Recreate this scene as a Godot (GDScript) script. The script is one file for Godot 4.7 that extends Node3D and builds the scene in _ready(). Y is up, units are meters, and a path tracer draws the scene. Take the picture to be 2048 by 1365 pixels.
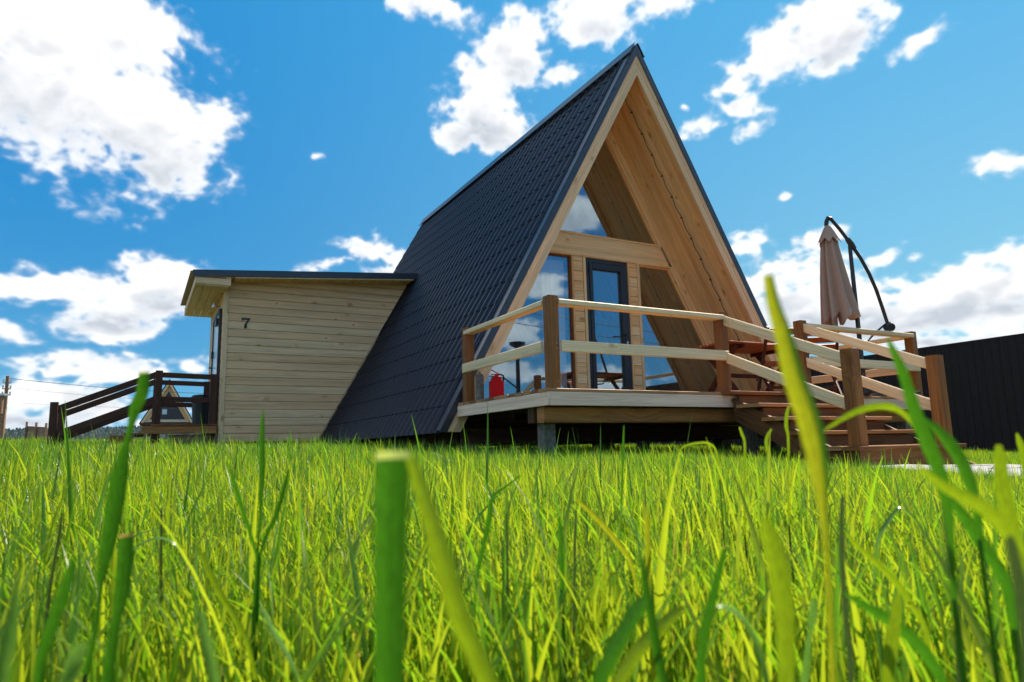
extends Node3D
# Axes: x along the front of the A-frame cabin, y up with 0 at the deck boards, z out of the front towards the viewer.

const EYE := Vector3(-5.7594, -0.5076, 6.7697)
const FPX := 1371.7
const YAW := 0.5006
const PITCH := 0.1575
const ROLL := -0.024
const RIDGE := 4.961      # height of the ridge
const EAVE := -0.2745     # height of the eaves
const HALF := 2.931       # half the width at the eaves
const LONG := 8.013       # length of the cabin
const WALL := -0.967      # front wall
const ANNEX := -5.658     # wall of the annex that carries the number

var rng := RandomNumberGenerator.new()
var fwd: Vector3
var rgt: Vector3
var upv: Vector3
var mats := {}
var used := {}
var bump_noise := FastNoiseLite.new()

# ------------------------------------------------------------------ helpers
class MB:
	var v := PackedVector3Array()
	var n := PackedVector3Array()
	var t := PackedVector2Array()
	var i := PackedInt32Array()
	func vert(p: Vector3, nn: Vector3, uv: Vector2) -> int:
		v.append(p); n.append(nn); t.append(uv)
		return v.size() - 1
	func quad(a: Vector3, b: Vector3, c: Vector3, d: Vector3, out: Vector3, ua := Vector2.ZERO, ub := Vector2.ZERO, uc := Vector2.ZERO, ud := Vector2.ZERO) -> void:
		var nn := (c - a).cross(d - b)
		if nn.length_squared() < 1e-16:
			return
		nn = nn.normalized()
		var flip := nn.dot(out) < 0.0
		if flip:
			nn = -nn
		var k := v.size()
		v.append_array([a, b, c, d]); n.append_array([nn, nn, nn, nn]); t.append_array([ua, ub, uc, ud])
		if flip:
			i.append_array([k, k + 1, k + 2, k, k + 2, k + 3])
		else:
			i.append_array([k, k + 2, k + 1, k, k + 3, k + 2])
	func fan(pts: Array, out: Vector3, uvs: Array) -> void:
		var nn := Vector3.ZERO
		for k in range(1, pts.size() - 1):
			nn += (pts[k] - pts[0]).cross(pts[k + 1] - pts[0])
		nn = nn.normalized()
		var flip := nn.dot(out) < 0.0
		var s := v.size()
		for k in pts.size():
			vert(pts[k], out.normalized() if absf(nn.dot(out)) < 1e-6 else (-nn if flip else nn), uvs[k])
		for k in range(1, pts.size() - 1):
			if flip:
				i.append_array([s, s + k, s + k + 1])
			else:
				i.append_array([s, s + k + 1, s + k])
	func mesh() -> ArrayMesh:
		for k in range(0, i.size(), 3):      # front faces run clockwise; make them agree with the normals
			var p := v[i[k]]
			if (v[i[k + 2]] - p).cross(v[i[k + 1]] - p).dot(n[i[k]] + n[i[k + 1]] + n[i[k + 2]]) < 0.0:
				var h := i[k + 1]
				i[k + 1] = i[k + 2]
				i[k + 2] = h
		var a := []
		a.resize(Mesh.ARRAY_MAX)
		a[Mesh.ARRAY_VERTEX] = v; a[Mesh.ARRAY_NORMAL] = n; a[Mesh.ARRAY_TEX_UV] = t; a[Mesh.ARRAY_INDEX] = i
		var m := ArrayMesh.new()
		m.add_surface_from_arrays(Mesh.PRIMITIVE_TRIANGLES, a)
		return m

# a board from a to b: w across (side), t along up; chamfered edges; ends may be cut along a plane with a given normal
func add_board(m: MB, a: Vector3, b: Vector3, w: float, t: float, up: Vector3, ch := 0.004, cut_a := Vector3.ZERO, cut_b := Vector3.ZERO) -> void:
	var ax := (b - a).normalized()
	var side := ax.cross(up).normalized()
	var u := side.cross(ax).normalized()
	var hw := w / 2.0
	var ht := t / 2.0
	ch = minf(ch, minf(hw, ht) * 0.9)
	var ring: Array[Vector2] = [Vector2(hw - ch, ht), Vector2(hw, ht - ch), Vector2(hw, -ht + ch), Vector2(hw - ch, -ht), Vector2(-hw + ch, -ht), Vector2(-hw, -ht + ch), Vector2(-hw, ht - ch), Vector2(-hw + ch, ht)]
	var pa := []
	var pb := []
	for r in ring:
		var o := side * r.x + u * r.y
		var qa := a + o
		var qb := b + o
		if cut_a != Vector3.ZERO:
			qa -= ax * (o.dot(cut_a) / ax.dot(cut_a))
		if cut_b != Vector3.ZERO:
			qb -= ax * (o.dot(cut_b) / ax.dot(cut_b))
		pa.append(qa); pb.append(qb)
	var u0 := rng.randf() * 7.0
	var v0 := rng.randf() * 3.0
	var run := 0.0
	for k in 8:
		var l := (k + 1) % 8
		var step := ring[k].distance_to(ring[l])
		var out := side * (ring[k].x + ring[l].x) + u * (ring[k].y + ring[l].y)
		var la: float = (pb[k] - pa[k]).dot(ax)
		var s0: float = (pa[k] - a).dot(ax)
		m.quad(pa[k], pb[k], pb[l], pa[l], out, Vector2(u0 + s0, v0 + run) , Vector2(u0 + s0 + la, v0 + run), Vector2(u0 + (pb[l] - a).dot(ax), v0 + run + step), Vector2(u0 + (pa[l] - a).dot(ax), v0 + run + step))
		run += step
	var ends := []
	for r in ring:
		ends.append(Vector2(u0 + r.x * 0.3, v0 + r.y))
	m.fan(pa, -ax, ends); m.fan(pb, ax, ends)

func board(called: String, parent: Node, mat: Material, a: Vector3, b: Vector3, w: float, t: float, up: Vector3, ch := 0.004, cut_a := Vector3.ZERO, cut_b := Vector3.ZERO) -> MeshInstance3D:
	var m := MB.new()
	add_board(m, a, b, w, t, up, ch, cut_a, cut_b)
	return commit(called, m, mat, parent)

func add_box(m: MB, c: Vector3, s: Vector3, ch := 0.004) -> void:
	add_board(m, c - Vector3(0, 0, s.z / 2), c + Vector3(0, 0, s.z / 2), s.x, s.y, Vector3.UP, ch)

func box(called: String, parent: Node, mat: Material, c: Vector3, s: Vector3, ch := 0.004) -> MeshInstance3D:
	var m := MB.new()
	if s.y >= s.x and s.y >= s.z:
		add_board(m, c - Vector3(0, s.y / 2, 0), c + Vector3(0, s.y / 2, 0), s.x, s.z, Vector3.BACK, ch)
	elif s.x >= s.z:
		add_board(m, c - Vector3(s.x / 2, 0, 0), c + Vector3(s.x / 2, 0, 0), s.z, s.y, Vector3.UP, ch)
	else:
		add_board(m, c - Vector3(0, 0, s.z / 2), c + Vector3(0, 0, s.z / 2), s.x, s.y, Vector3.UP, ch)
	return commit(called, m, mat, parent)

# a flat polygon pushed out by depth along dir
func add_slab(m: MB, pts: Array, push: Vector3) -> void:
	var mid := Vector3.ZERO
	for p in pts:
		mid += p
	mid /= pts.size()
	var ex: Vector3 = (pts[1] - pts[0]).normalized()
	var ey := push.normalized().cross(ex)
	var uvs := []
	for p in pts:
		uvs.append(Vector2(p.dot(ex), p.dot(ey)))
	var far := []
	for p in pts:
		far.append(p + push)
	m.fan(pts, -push, uvs); m.fan(far, push, uvs)
	for k in pts.size():
		var l := (k + 1) % pts.size()
		var d: float = pts[k].distance_to(pts[l])
		m.quad(pts[k], pts[l], far[l], far[k], (pts[k] + pts[l]) / 2.0 - mid, uvs[k], uvs[k] + Vector2(d, 0), uvs[k] + Vector2(d, push.length()), uvs[k] + Vector2(0, push.length()))

func slab(called: String, parent: Node, mat: Material, pts: Array, push: Vector3) -> MeshInstance3D:
	var m := MB.new()
	add_slab(m, pts, push)
	return commit(called, m, mat, parent)

func add_tube(m: MB, pts: Array, radii: Array, sides := 8, caps := true) -> void:
	var s := m.v.size()
	var nn := pts.size()
	var ref := Vector3.UP
	var run := 0.0
	for k in nn:
		var d: Vector3 = (pts[mini(k + 1, nn - 1)] - pts[maxi(k - 1, 0)]).normalized()
		if absf(d.dot(ref)) > 0.95:
			ref = Vector3.RIGHT if absf(d.x) < 0.9 else Vector3.BACK
		var e := d.cross(ref).normalized()
		var f := e.cross(d).normalized()
		ref = f
		if k > 0:
			run += pts[k].distance_to(pts[k - 1])
		for j in sides + 1:
			var a := TAU * j / sides
			var o := e * cos(a) + f * sin(a)
			m.vert(pts[k] + o * radii[k], o, Vector2(run, float(j) / sides * 0.3))
	for k in nn - 1:
		for j in sides:
			var a := s + k * (sides + 1) + j
			var b := a + sides + 1
			m.i.append_array([a, b, a + 1, a + 1, b, b + 1])
	if caps:
		for e in [0, nn - 1]:
			var ring := []
			var uv := []
			for j in sides:
				ring.append(m.v[s + e * (sides + 1) + j]); uv.append(Vector2.ZERO)
			m.fan(ring, (pts[0] - pts[1]) if e == 0 else (pts[nn - 1] - pts[nn - 2]), uv)

func tube(called: String, parent: Node, mat: Material, pts: Array, radii: Array, sides := 8) -> MeshInstance3D:
	var m := MB.new()
	add_tube(m, pts, radii, sides)
	return commit(called, m, mat, parent)

func commit(called: String, m: MB, mat: Material, parent: Node) -> MeshInstance3D:
	var o := MeshInstance3D.new()
	o.mesh = m.mesh()
	o.material_override = mat
	put(o, called, parent)
	return o

func put(o: Node, called: String, parent: Node) -> void:
	var key := "%d/%s" % [parent.get_instance_id(), called]
	var k: int = used.get(key, 0)
	used[key] = k + 1
	o.name = called if k == 0 else "%s_%03d" % [called, k]
	parent.add_child(o, true)

func thing(called: String, label: String, category: String, group := "") -> Node3D:
	var o := Node3D.new()
	put(o, called, self)
	return tag(o, label, category, group)

func tag(o: Node3D, label: String, category: String, group := "") -> Node3D:
	o.set_meta("label", label)
	o.set_meta("category", category)
	if group:
		o.set_meta("group", group)
	return o

func structure(o: Node3D, kind := "structure") -> Node3D:
	o.set_meta("kind", kind)
	return o

func at(px: float, py: float, depth: float) -> Vector3:   # a point seen at that place of the photograph, depth metres in front of the lens
	return EYE + (fwd + rgt * ((px - 1024.0) / FPX) + upv * ((682.5 - py) / FPX)) * depth

func heading(px: float, py: float) -> Vector2:            # azimuth and elevation of the same
	var d := (fwd + rgt * ((px - 1024.0) / FPX) + upv * ((682.5 - py) / FPX)).normalized()
	return Vector2(atan2(d.x, -d.z), asin(d.y))

func ground(x: float, z: float) -> float:
	var rx := x - EYE.x
	var rz := z - EYE.z
	var right := rx * cos(YAW) + rz * sin(YAW)
	var ahead := rx * sin(YAW) - rz * cos(YAW)
	var h := -0.76 - 0.0296 * clampf(right, -13.0, 9.5) + 0.019 * clampf(ahead, -4.0, 16.0)
	h += 0.8 * exp(-(pow(right + 33.0, 2.0) + pow(ahead - 68.0, 2.0)) / 60.0)
	h += 0.02 * bump_noise.get_noise_2d(x * 40.0, z * 40.0)
	return h

# ------------------------------------------------------------------ materials
func plain(called: String, c: Color, rough: float, metal := 0.0) -> StandardMaterial3D:
	var m := StandardMaterial3D.new()
	m.resource_name = called
	m.albedo_color = c.linear_to_srgb()
	m.roughness = rough
	m.metallic = metal
	mats[called] = m
	return m

func wood(called: String, c: Color, rough: float, tex: Texture2D, nrm: Texture2D, depth := 0.5) -> StandardMaterial3D:
	var m := plain(called, c, rough)
	m.albedo_texture = tex
	m.uv1_scale = Vector3(0.4, 0.9, 1)
	m.normal_enabled = true
	m.normal_texture = nrm
	m.normal_scale = depth
	m.metallic_specular = 0.32
	return m

func wood_image(seed_: int, w: int, h: int, knots: int, contrast: float) -> Image:
	var img := Image.create(w, h, false, Image.FORMAT_RGB8)
	var a := FastNoiseLite.new()
	a.seed = seed_; a.frequency = 0.004; a.fractal_octaves = 3
	var f := FastNoiseLite.new()
	f.seed = seed_ + 9; f.frequency = 0.05; f.fractal_octaves = 2
	var r := RandomNumberGenerator.new()
	r.seed = seed_
	var ks := []
	for k in knots:
		ks.append([r.randf() * w, r.randf() * h, r.randf_range(5, 12), r.randf_range(0.35, 1.0)])
	for y in h:
		for x in w:
			# wrap both ways by blending
			var sx := float(x)
			var sy := float(y)
			var bend := 0.0
			var dark := 0.0
			for k in ks:
				var dx: float = absf(sx - k[0])
				if dx > w * 0.5: dx = w - dx
				var dy: float = sy - k[1]
				if dy > h * 0.5: dy -= h
				if dy < -h * 0.5: dy += h
				if dx < 90.0 and absf(dy) < 60.0:
					var q: float = (dx * dx) / (k[2] * k[2] * 1.9) + (dy * dy) / (k[2] * k[2])
					bend += dy * 2.2 * exp(-q * 0.12)
					dark = maxf(dark, k[3] * clampf(1.5 - q, 0.0, 1.0))
					dark = maxf(dark, 0.35 * k[3] * exp(-absf(q - 2.0)))
			var ang := TAU * sx / w
			var g1 := a.get_noise_3d(cos(ang) * 40.0, sin(ang) * 40.0, (sy - bend) * 6.0)
			var lines := sin((sy - bend) * 0.55 + g1 * 16.0)
			var fine := f.get_noise_3d(cos(ang) * 26.0, sin(ang) * 26.0, sy * 11.0)
			var val := 0.94 + contrast * (0.05 * lines + 0.16 * g1 + 0.10 * fine)
			val *= 1.0 - 0.22 * dark
			var warm := clampf(0.5 * dark + contrast * 0.06 * (1.0 - lines), 0.0, 1.0)
			img.set_pixel(x, y, Color(clampf(val, 0, 1), clampf(val * (1.0 - 0.14 * warm), 0, 1), clampf(val * (1.0 - 0.34 * warm), 0, 1)))
	return img

func bumps(img: Image, k: float) -> ImageTexture:
	var b: Image = img.duplicate()
	b.convert(Image.FORMAT_RGB8)
	b.bump_map_to_normal_map(k)
	return ImageTexture.create_from_image(b)

func noise_texture(seed_: int, freq: float, a: Color, b: Color, oct := 4, size := 512) -> NoiseTexture2D:
	var t := NoiseTexture2D.new()
	t.width = size; t.height = size; t.seamless = true; t.generate_mipmaps = false
	var n := FastNoiseLite.new()
	n.seed = seed_; n.frequency = freq; n.fractal_octaves = oct
	t.noise = n
	var g := Gradient.new()
	g.set_color(0, a); g.set_color(1, b)
	t.color_ramp = g
	return t

func make_materials() -> void:
	var pine_img := wood_image(5, 1024, 512, 9, 0.6)
	var pine := ImageTexture.create_from_image(pine_img)
	var pine_n := bumps(pine_img, 2.0)
	var rough_img := wood_image(21, 768, 256, 3, 1.1)
	var rough := ImageTexture.create_from_image(rough_img)
	var rough_n := bumps(rough_img, 4.0)
	wood("pine", Color(1.0, 0.66, 0.31), 0.5, pine, pine_n)
	wood("pine_b", Color(1.0, 0.61, 0.27), 0.5, pine, pine_n)
	wood("pine_c", Color(1.0, 0.71, 0.37), 0.5, pine, pine_n)
	wood("eave_pine", Color(1.0, 0.70, 0.40), 0.5, pine, pine_n)
	wood("cream", Color(1.0, 0.64, 0.35), 0.6, pine, pine_n)
	wood("cream_b", Color(0.95, 0.60, 0.325), 0.6, pine, pine_n)
	wood("cream_c", Color(1.0, 0.68, 0.39), 0.6, pine, pine_n)
	wood("whitewash", Color(1.0, 0.71, 0.53), 0.6, pine, pine_n)
	wood("rail_wood", Color(1.0, 0.74, 0.44), 0.55, pine, pine_n)
	wood("stain", Color(0.34, 0.132, 0.036), 0.5, rough, rough_n)
	wood("stain_b", Color(0.28, 0.105, 0.030), 0.55, rough, rough_n)
	wood("deck_wood", Color(0.50, 0.25, 0.11), 0.5, rough, rough_n)
	wood("beam_wood", Color(0.50, 0.22, 0.07), 0.6, rough, rough_n)
	wood("dark_stain", Color(0.10, 0.038, 0.021), 0.55, rough, rough_n)
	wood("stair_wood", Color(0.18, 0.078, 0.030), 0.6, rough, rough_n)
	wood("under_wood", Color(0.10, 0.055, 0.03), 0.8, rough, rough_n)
	wood("table_wood", Color(0.42, 0.11, 0.032), 0.4, rough, rough_n)
	wood("table_dark", Color(0.10, 0.028, 0.014), 0.45, rough, rough_n)
	wood("weathered", Color(0.36, 0.22, 0.13), 0.8, rough, rough_n)
	var roof := plain("roof_metal", Color(0.008, 0.011, 0.019), 0.34)
	roof.metallic_specular = 0.34
	var trim := plain("trim_metal", Color(0.026, 0.031, 0.043), 0.32)
	trim.metallic_specular = 0.6
	plain("black", Color(0.012, 0.012, 0.014), 0.45)
	plain("black_metal", Color(0.014, 0.016, 0.019), 0.3)
	plain("door_grey", Color(0.022, 0.024, 0.030), 0.38)
	plain("door_white", Color(0.62, 0.70, 0.78), 0.25)
	plain("sheet_back", Color(0.42, 0.36, 0.28), 0.6)
	plain("steel", Color(0.62, 0.62, 0.62), 0.3, 0.9)
	plain("red", Color(0.55, 0.003, 0.005), 0.5).metallic_specular = 0.3
	plain("orange", Color(0.80, 0.20, 0.03), 0.5)
	plain("fence_metal", Color(0.032, 0.025, 0.023), 0.55).metallic_specular = 0.25
	var conc := plain("concrete", Color(1, 1, 1), 0.9)
	conc.albedo_texture = noise_texture(3, 0.02, Color(0.34, 0.33, 0.30), Color(0.54, 0.52, 0.48))
	conc.uv1_triplanar = true
	conc.uv1_scale = Vector3(1.5, 1.5, 1.5)
	var soil := plain("soil", Color(1, 1, 1), 0.95)
	soil.albedo_texture = noise_texture(8, 0.03, Color(0.16, 0.17, 0.06), Color(0.34, 0.33, 0.13), 5)
	soil.uv1_triplanar = true
	soil.uv1_world_triplanar = true
	soil.uv1_scale = Vector3(1.3, 1.3, 1.3)
	var pave := plain("paving", Color(1, 1, 1), 0.85)
	pave.albedo_texture = noise_texture(4, 0.05, Color(0.50, 0.49, 0.48), Color(0.72, 0.71, 0.69))
	pave.uv1_triplanar = true
	pave.uv1_world_triplanar = true
	var cloth := plain("umbrella_cloth", Color(0.52, 0.325, 0.24), 0.85)
	cloth.rim_enabled = true
	cloth.rim = 0.4
	cloth.backlight_enabled = true
	cloth.backlight = Color(0.25, 0.16, 0.11)
	var weave := Image.create(64, 64, false, Image.FORMAT_RGB8)
	for y in 64:
		for x in 64:
			var k := 0.9 + 0.1 * sin(x * TAU / 8.0) * sin(y * TAU / 8.0)
			weave.set_pixel(x, y, Color(k, k, k))
	cloth.albedo_texture = ImageTexture.create_from_image(weave)
	cloth.uv1_scale = Vector3(20, 20, 1)
	var cur := plain("curtain", Color(0.75, 0.74, 0.70), 0.9)
	cur.backlight_enabled = true
	cur.backlight = Color(0.5, 0.5, 0.48)
	# coated glass: part mirror, part clear
	var gl := ORMMaterial3D.new()
	gl.resource_name = "coated_glass"
	gl.transparency = BaseMaterial3D.TRANSPARENCY_ALPHA
	gl.albedo_color = Color(0.82, 0.92, 0.98, 0.24)
	var orm := Image.create(4, 4, false, Image.FORMAT_RGB8)
	orm.fill(Color(1, 0, 1))
	gl.orm_texture = ImageTexture.create_from_image(orm)
	mats["glass"] = gl
	var vi := Image.create(64, 256, false, Image.FORMAT_RGB8)
	var vn := FastNoiseLite.new()
	vn.seed = 31
	vn.frequency = 0.03
	for y in 256:
		for x in 64:
			var k := 0.88 + 0.10 * sin(x * TAU / 7.1) + 0.05 * sin(x * TAU / 3.3 + 1.0) + 0.16 * vn.get_noise_2d(x * 2.6, y * 0.8)
			if x > 29 and x < 35:
				k -= 0.10
			var spot := clampf((vn.get_noise_2d(x * 4.0 + 500.0, y * 1.6) - 0.42) * 5.0, 0.0, 1.0)
			vi.set_pixel(x, y, Color(clampf(k + 0.10 * spot, 0, 1), clampf(k - 0.06 * spot, 0, 1), clampf(k, 0, 1)))
	var veins := ImageTexture.create_from_image(vi)
	# grass
	var gs := [
		["grass_a", Color(0.085, 0.145, 0.008), Color(0.55, 0.67, 0.02), 0.40],
		["grass_b", Color(0.06, 0.135, 0.008), Color(0.33, 0.60, 0.016), 0.36],
		["grass_c", Color(0.04, 0.10, 0.009), Color(0.15, 0.36, 0.018), 0.30],
		["grass_d", Color(0.16, 0.13, 0.015), Color(0.62, 0.55, 0.05), 0.6],
		["grass_straw", Color(0.36, 0.20, 0.06), Color(0.7, 0.42, 0.12), 0.8],
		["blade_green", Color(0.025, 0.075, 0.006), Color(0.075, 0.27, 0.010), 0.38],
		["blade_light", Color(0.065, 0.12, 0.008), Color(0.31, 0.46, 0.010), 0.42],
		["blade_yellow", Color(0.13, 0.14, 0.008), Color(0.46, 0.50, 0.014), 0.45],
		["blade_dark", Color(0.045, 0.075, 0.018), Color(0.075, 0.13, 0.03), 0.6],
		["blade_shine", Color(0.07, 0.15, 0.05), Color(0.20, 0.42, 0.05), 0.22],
	]
	for g in gs:
		var m := plain(g[0], g[1], g[3])
		m.backlight_enabled = true
		m.backlight = (g[2] as Color).linear_to_srgb()
		if (g[0] as String).begins_with("blade"):
			m.albedo_color = (g[2] as Color).linear_to_srgb()
			m.albedo_texture = veins
			m.uv1_scale = Vector3(1, 0.05, 1)
			m.backlight = Color(1, 1, 1)
		m.metallic_specular = 0.42 if g[0] != "blade_shine" else 0.7
	var tip_m := plain("cut_tip", Color(0.60, 0.62, 0.16), 0.7)
	tip_m.backlight_enabled = true
	tip_m.backlight = Color(0.85, 0.88, 0.45)
	plain("burnt_tip", Color(0.10, 0.035, 0.02), 0.8)
	plain("petal", Color(0.55, 0.03, 0.08), 0.6)
	var leaf := plain("forest_leaf", Color(0.022, 0.050, 0.026), 0.8)
	leaf.backlight_enabled = true
	leaf.backlight = Color(0.1, 0.2, 0.06)
	plain("bark", Color(0.09, 0.06, 0.04), 0.9)
	plain("hill_ground", Color(0.03, 0.05, 0.025), 0.95)
	plain("ground_far", Color(0.07, 0.11, 0.03), 0.95)

# ------------------------------------------------------------------ sky
const SKY_W := 4096
const SKY_H := 2048
var sky_field := PackedFloat32Array()
var sky_rows := []
var sky_shape := FastNoiseLite.new()
var sky_fine := FastNoiseLite.new()
var sky_puff := FastNoiseLite.new()
var sun_dir := Vector3(0.559, 0.809, -0.182)

func cloud(px: float, py: float, rx: float, ry: float, turn := 0.0, weight := 1.0) -> void:
	splat(heading(px, py), 0.93 * rx / FPX, 0.93 * ry / FPX, turn, weight)

func splat(c: Vector2, rx: float, ry: float, turn: float, weight: float) -> void:
	var reach := maxf(rx, ry) * 2.0
	var half := SKY_H / 2
	var j0 := maxi(0, int((0.5 - (c.y + reach) / PI) * SKY_H))
	var j1 := mini(half - 1, int((0.5 - (c.y - reach) / PI) * SKY_H) + 1)
	var ce := maxf(cos(c.y), 0.08)
	var di := int(reach / ce / TAU * SKY_W) + 2
	var ic := int(c.x / TAU * SKY_W)
	var ct := cos(turn)
	var st := sin(turn)
	for j in range(j0, j1 + 1):
		var dy := (0.5 - (j + 0.5) / SKY_H) * PI - c.y
		for k in range(-di, di + 1):
			var dx := k * TAU / SKY_W * ce
			var a := (dx * ct + dy * st) / rx
			var b := (-dx * st + dy * ct) / ry
			var val := (1.0 - sqrt(a * a + b * b)) * weight
			if val > -0.9:
				var ix := j * SKY_W + posmod(ic + k, SKY_W)
				if val > sky_field[ix]:
					sky_field[ix] = val

func sky_row(j: int) -> void:
	var row := PackedByteArray()
	row.resize(SKY_W * 3)
	var el := (0.5 - (j + 0.5) / SKY_H) * PI
	var ce := cos(el)
	var se := sin(el)
	var lower := mini(j + 19, SKY_H / 2 - 1)
	var upper := maxi(j - 21, 0)
	var low := clampf(1.0 - el / 0.55, 0.0, 1.0)
	for i in SKY_W:
		var az := (i + 0.5) / SKY_W * TAU
		var d := Vector3(sin(az) * ce, se, -cos(az) * ce)
		# clear air: deep blue away from the sun, paler towards it and towards the horizon
		var sun := clampf(d.dot(sun_dir), -1.0, 1.0)
		var t := pow(1.0 - se, 3.2)
		var near := pow(clampf((sun - 0.3) / 0.6, 0.0, 1.0), 2.0)
		var haze := pow(t, 1.6)
		var c := Color(0.002 + 0.17 * haze + near * (0.045 + 0.58 * t), 0.242 + 0.31 * haze + near * (0.14 + 0.72 * t), 0.635 + 0.16 * haze + near * (0.15 + 0.30 * t))
		c = Color(c.r / 2.24, c.g / 2.24, c.b / 2.24)
		var f: float = sky_field[j * SKY_W + i]
		if f > -0.85:
			var p := d * 100.0
			p.y = 100.0 * (se + 0.95 * (1.0 - exp(-2.2 * se)) / 2.2)
			var warp := sky_shape.get_noise_3d(p.x * 0.35 + 40.0, p.y * 0.35, p.z * 0.35)
			var q := Vector3(p.x + warp * 3.0, p.y + warp * 2.2, p.z - warp * 2.4)
			var base := sky_shape.get_noise_3d(q.x, q.y, q.z)
			var fine := sky_fine.get_noise_3d(q.x, q.y, q.z)
			var puff := 0.30 - absf(sky_puff.get_noise_3d(q.x, q.y, q.z)) * 1.3
			var den := f * 1.12 + base * 0.72 + fine * 0.34 + puff * 0.42 - 0.06
			if den > -0.22:
				var al := smoothstep(0.0, 0.36, den) * (0.72 + 0.28 * smoothstep(0.2, 0.6, den))
				al = maxf(al, 0.34 * pow(smoothstep(-0.22, 0.30, den), 1.6) * (0.6 + 0.8 * clampf(fine + 0.5, 0.0, 1.0)))
				var over: float = maxf(sky_field[upper * SKY_W + i], 0.0)
				var under: float = maxf(sky_field[lower * SKY_W + i], 0.0)
				var grey := clampf((over - under * 0.55) * (0.75 + 0.8 * low) + 0.45 * warp + 0.35 * base - 0.35 * puff + 0.10, 0.0, 1.0) * smoothstep(0.12, 0.75, den)
				var k := 0.53 * (1.0 + 0.16 * puff + 0.10 * fine)
				var cc := Color(k, k * 0.99, k * 0.98).lerp(Color(0.27, 0.295, 0.33), grey)
				c = c.lerp(cc, al)
		c = c.linear_to_srgb()
		row[i * 3] = int(clampf(c.r, 0, 1) * 255.0 + 0.5)
		row[i * 3 + 1] = int(clampf(c.g, 0, 1) * 255.0 + 0.5)
		row[i * 3 + 2] = int(clampf(c.b, 0, 1) * 255.0 + 0.5)
	sky_rows[j] = row

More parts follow.
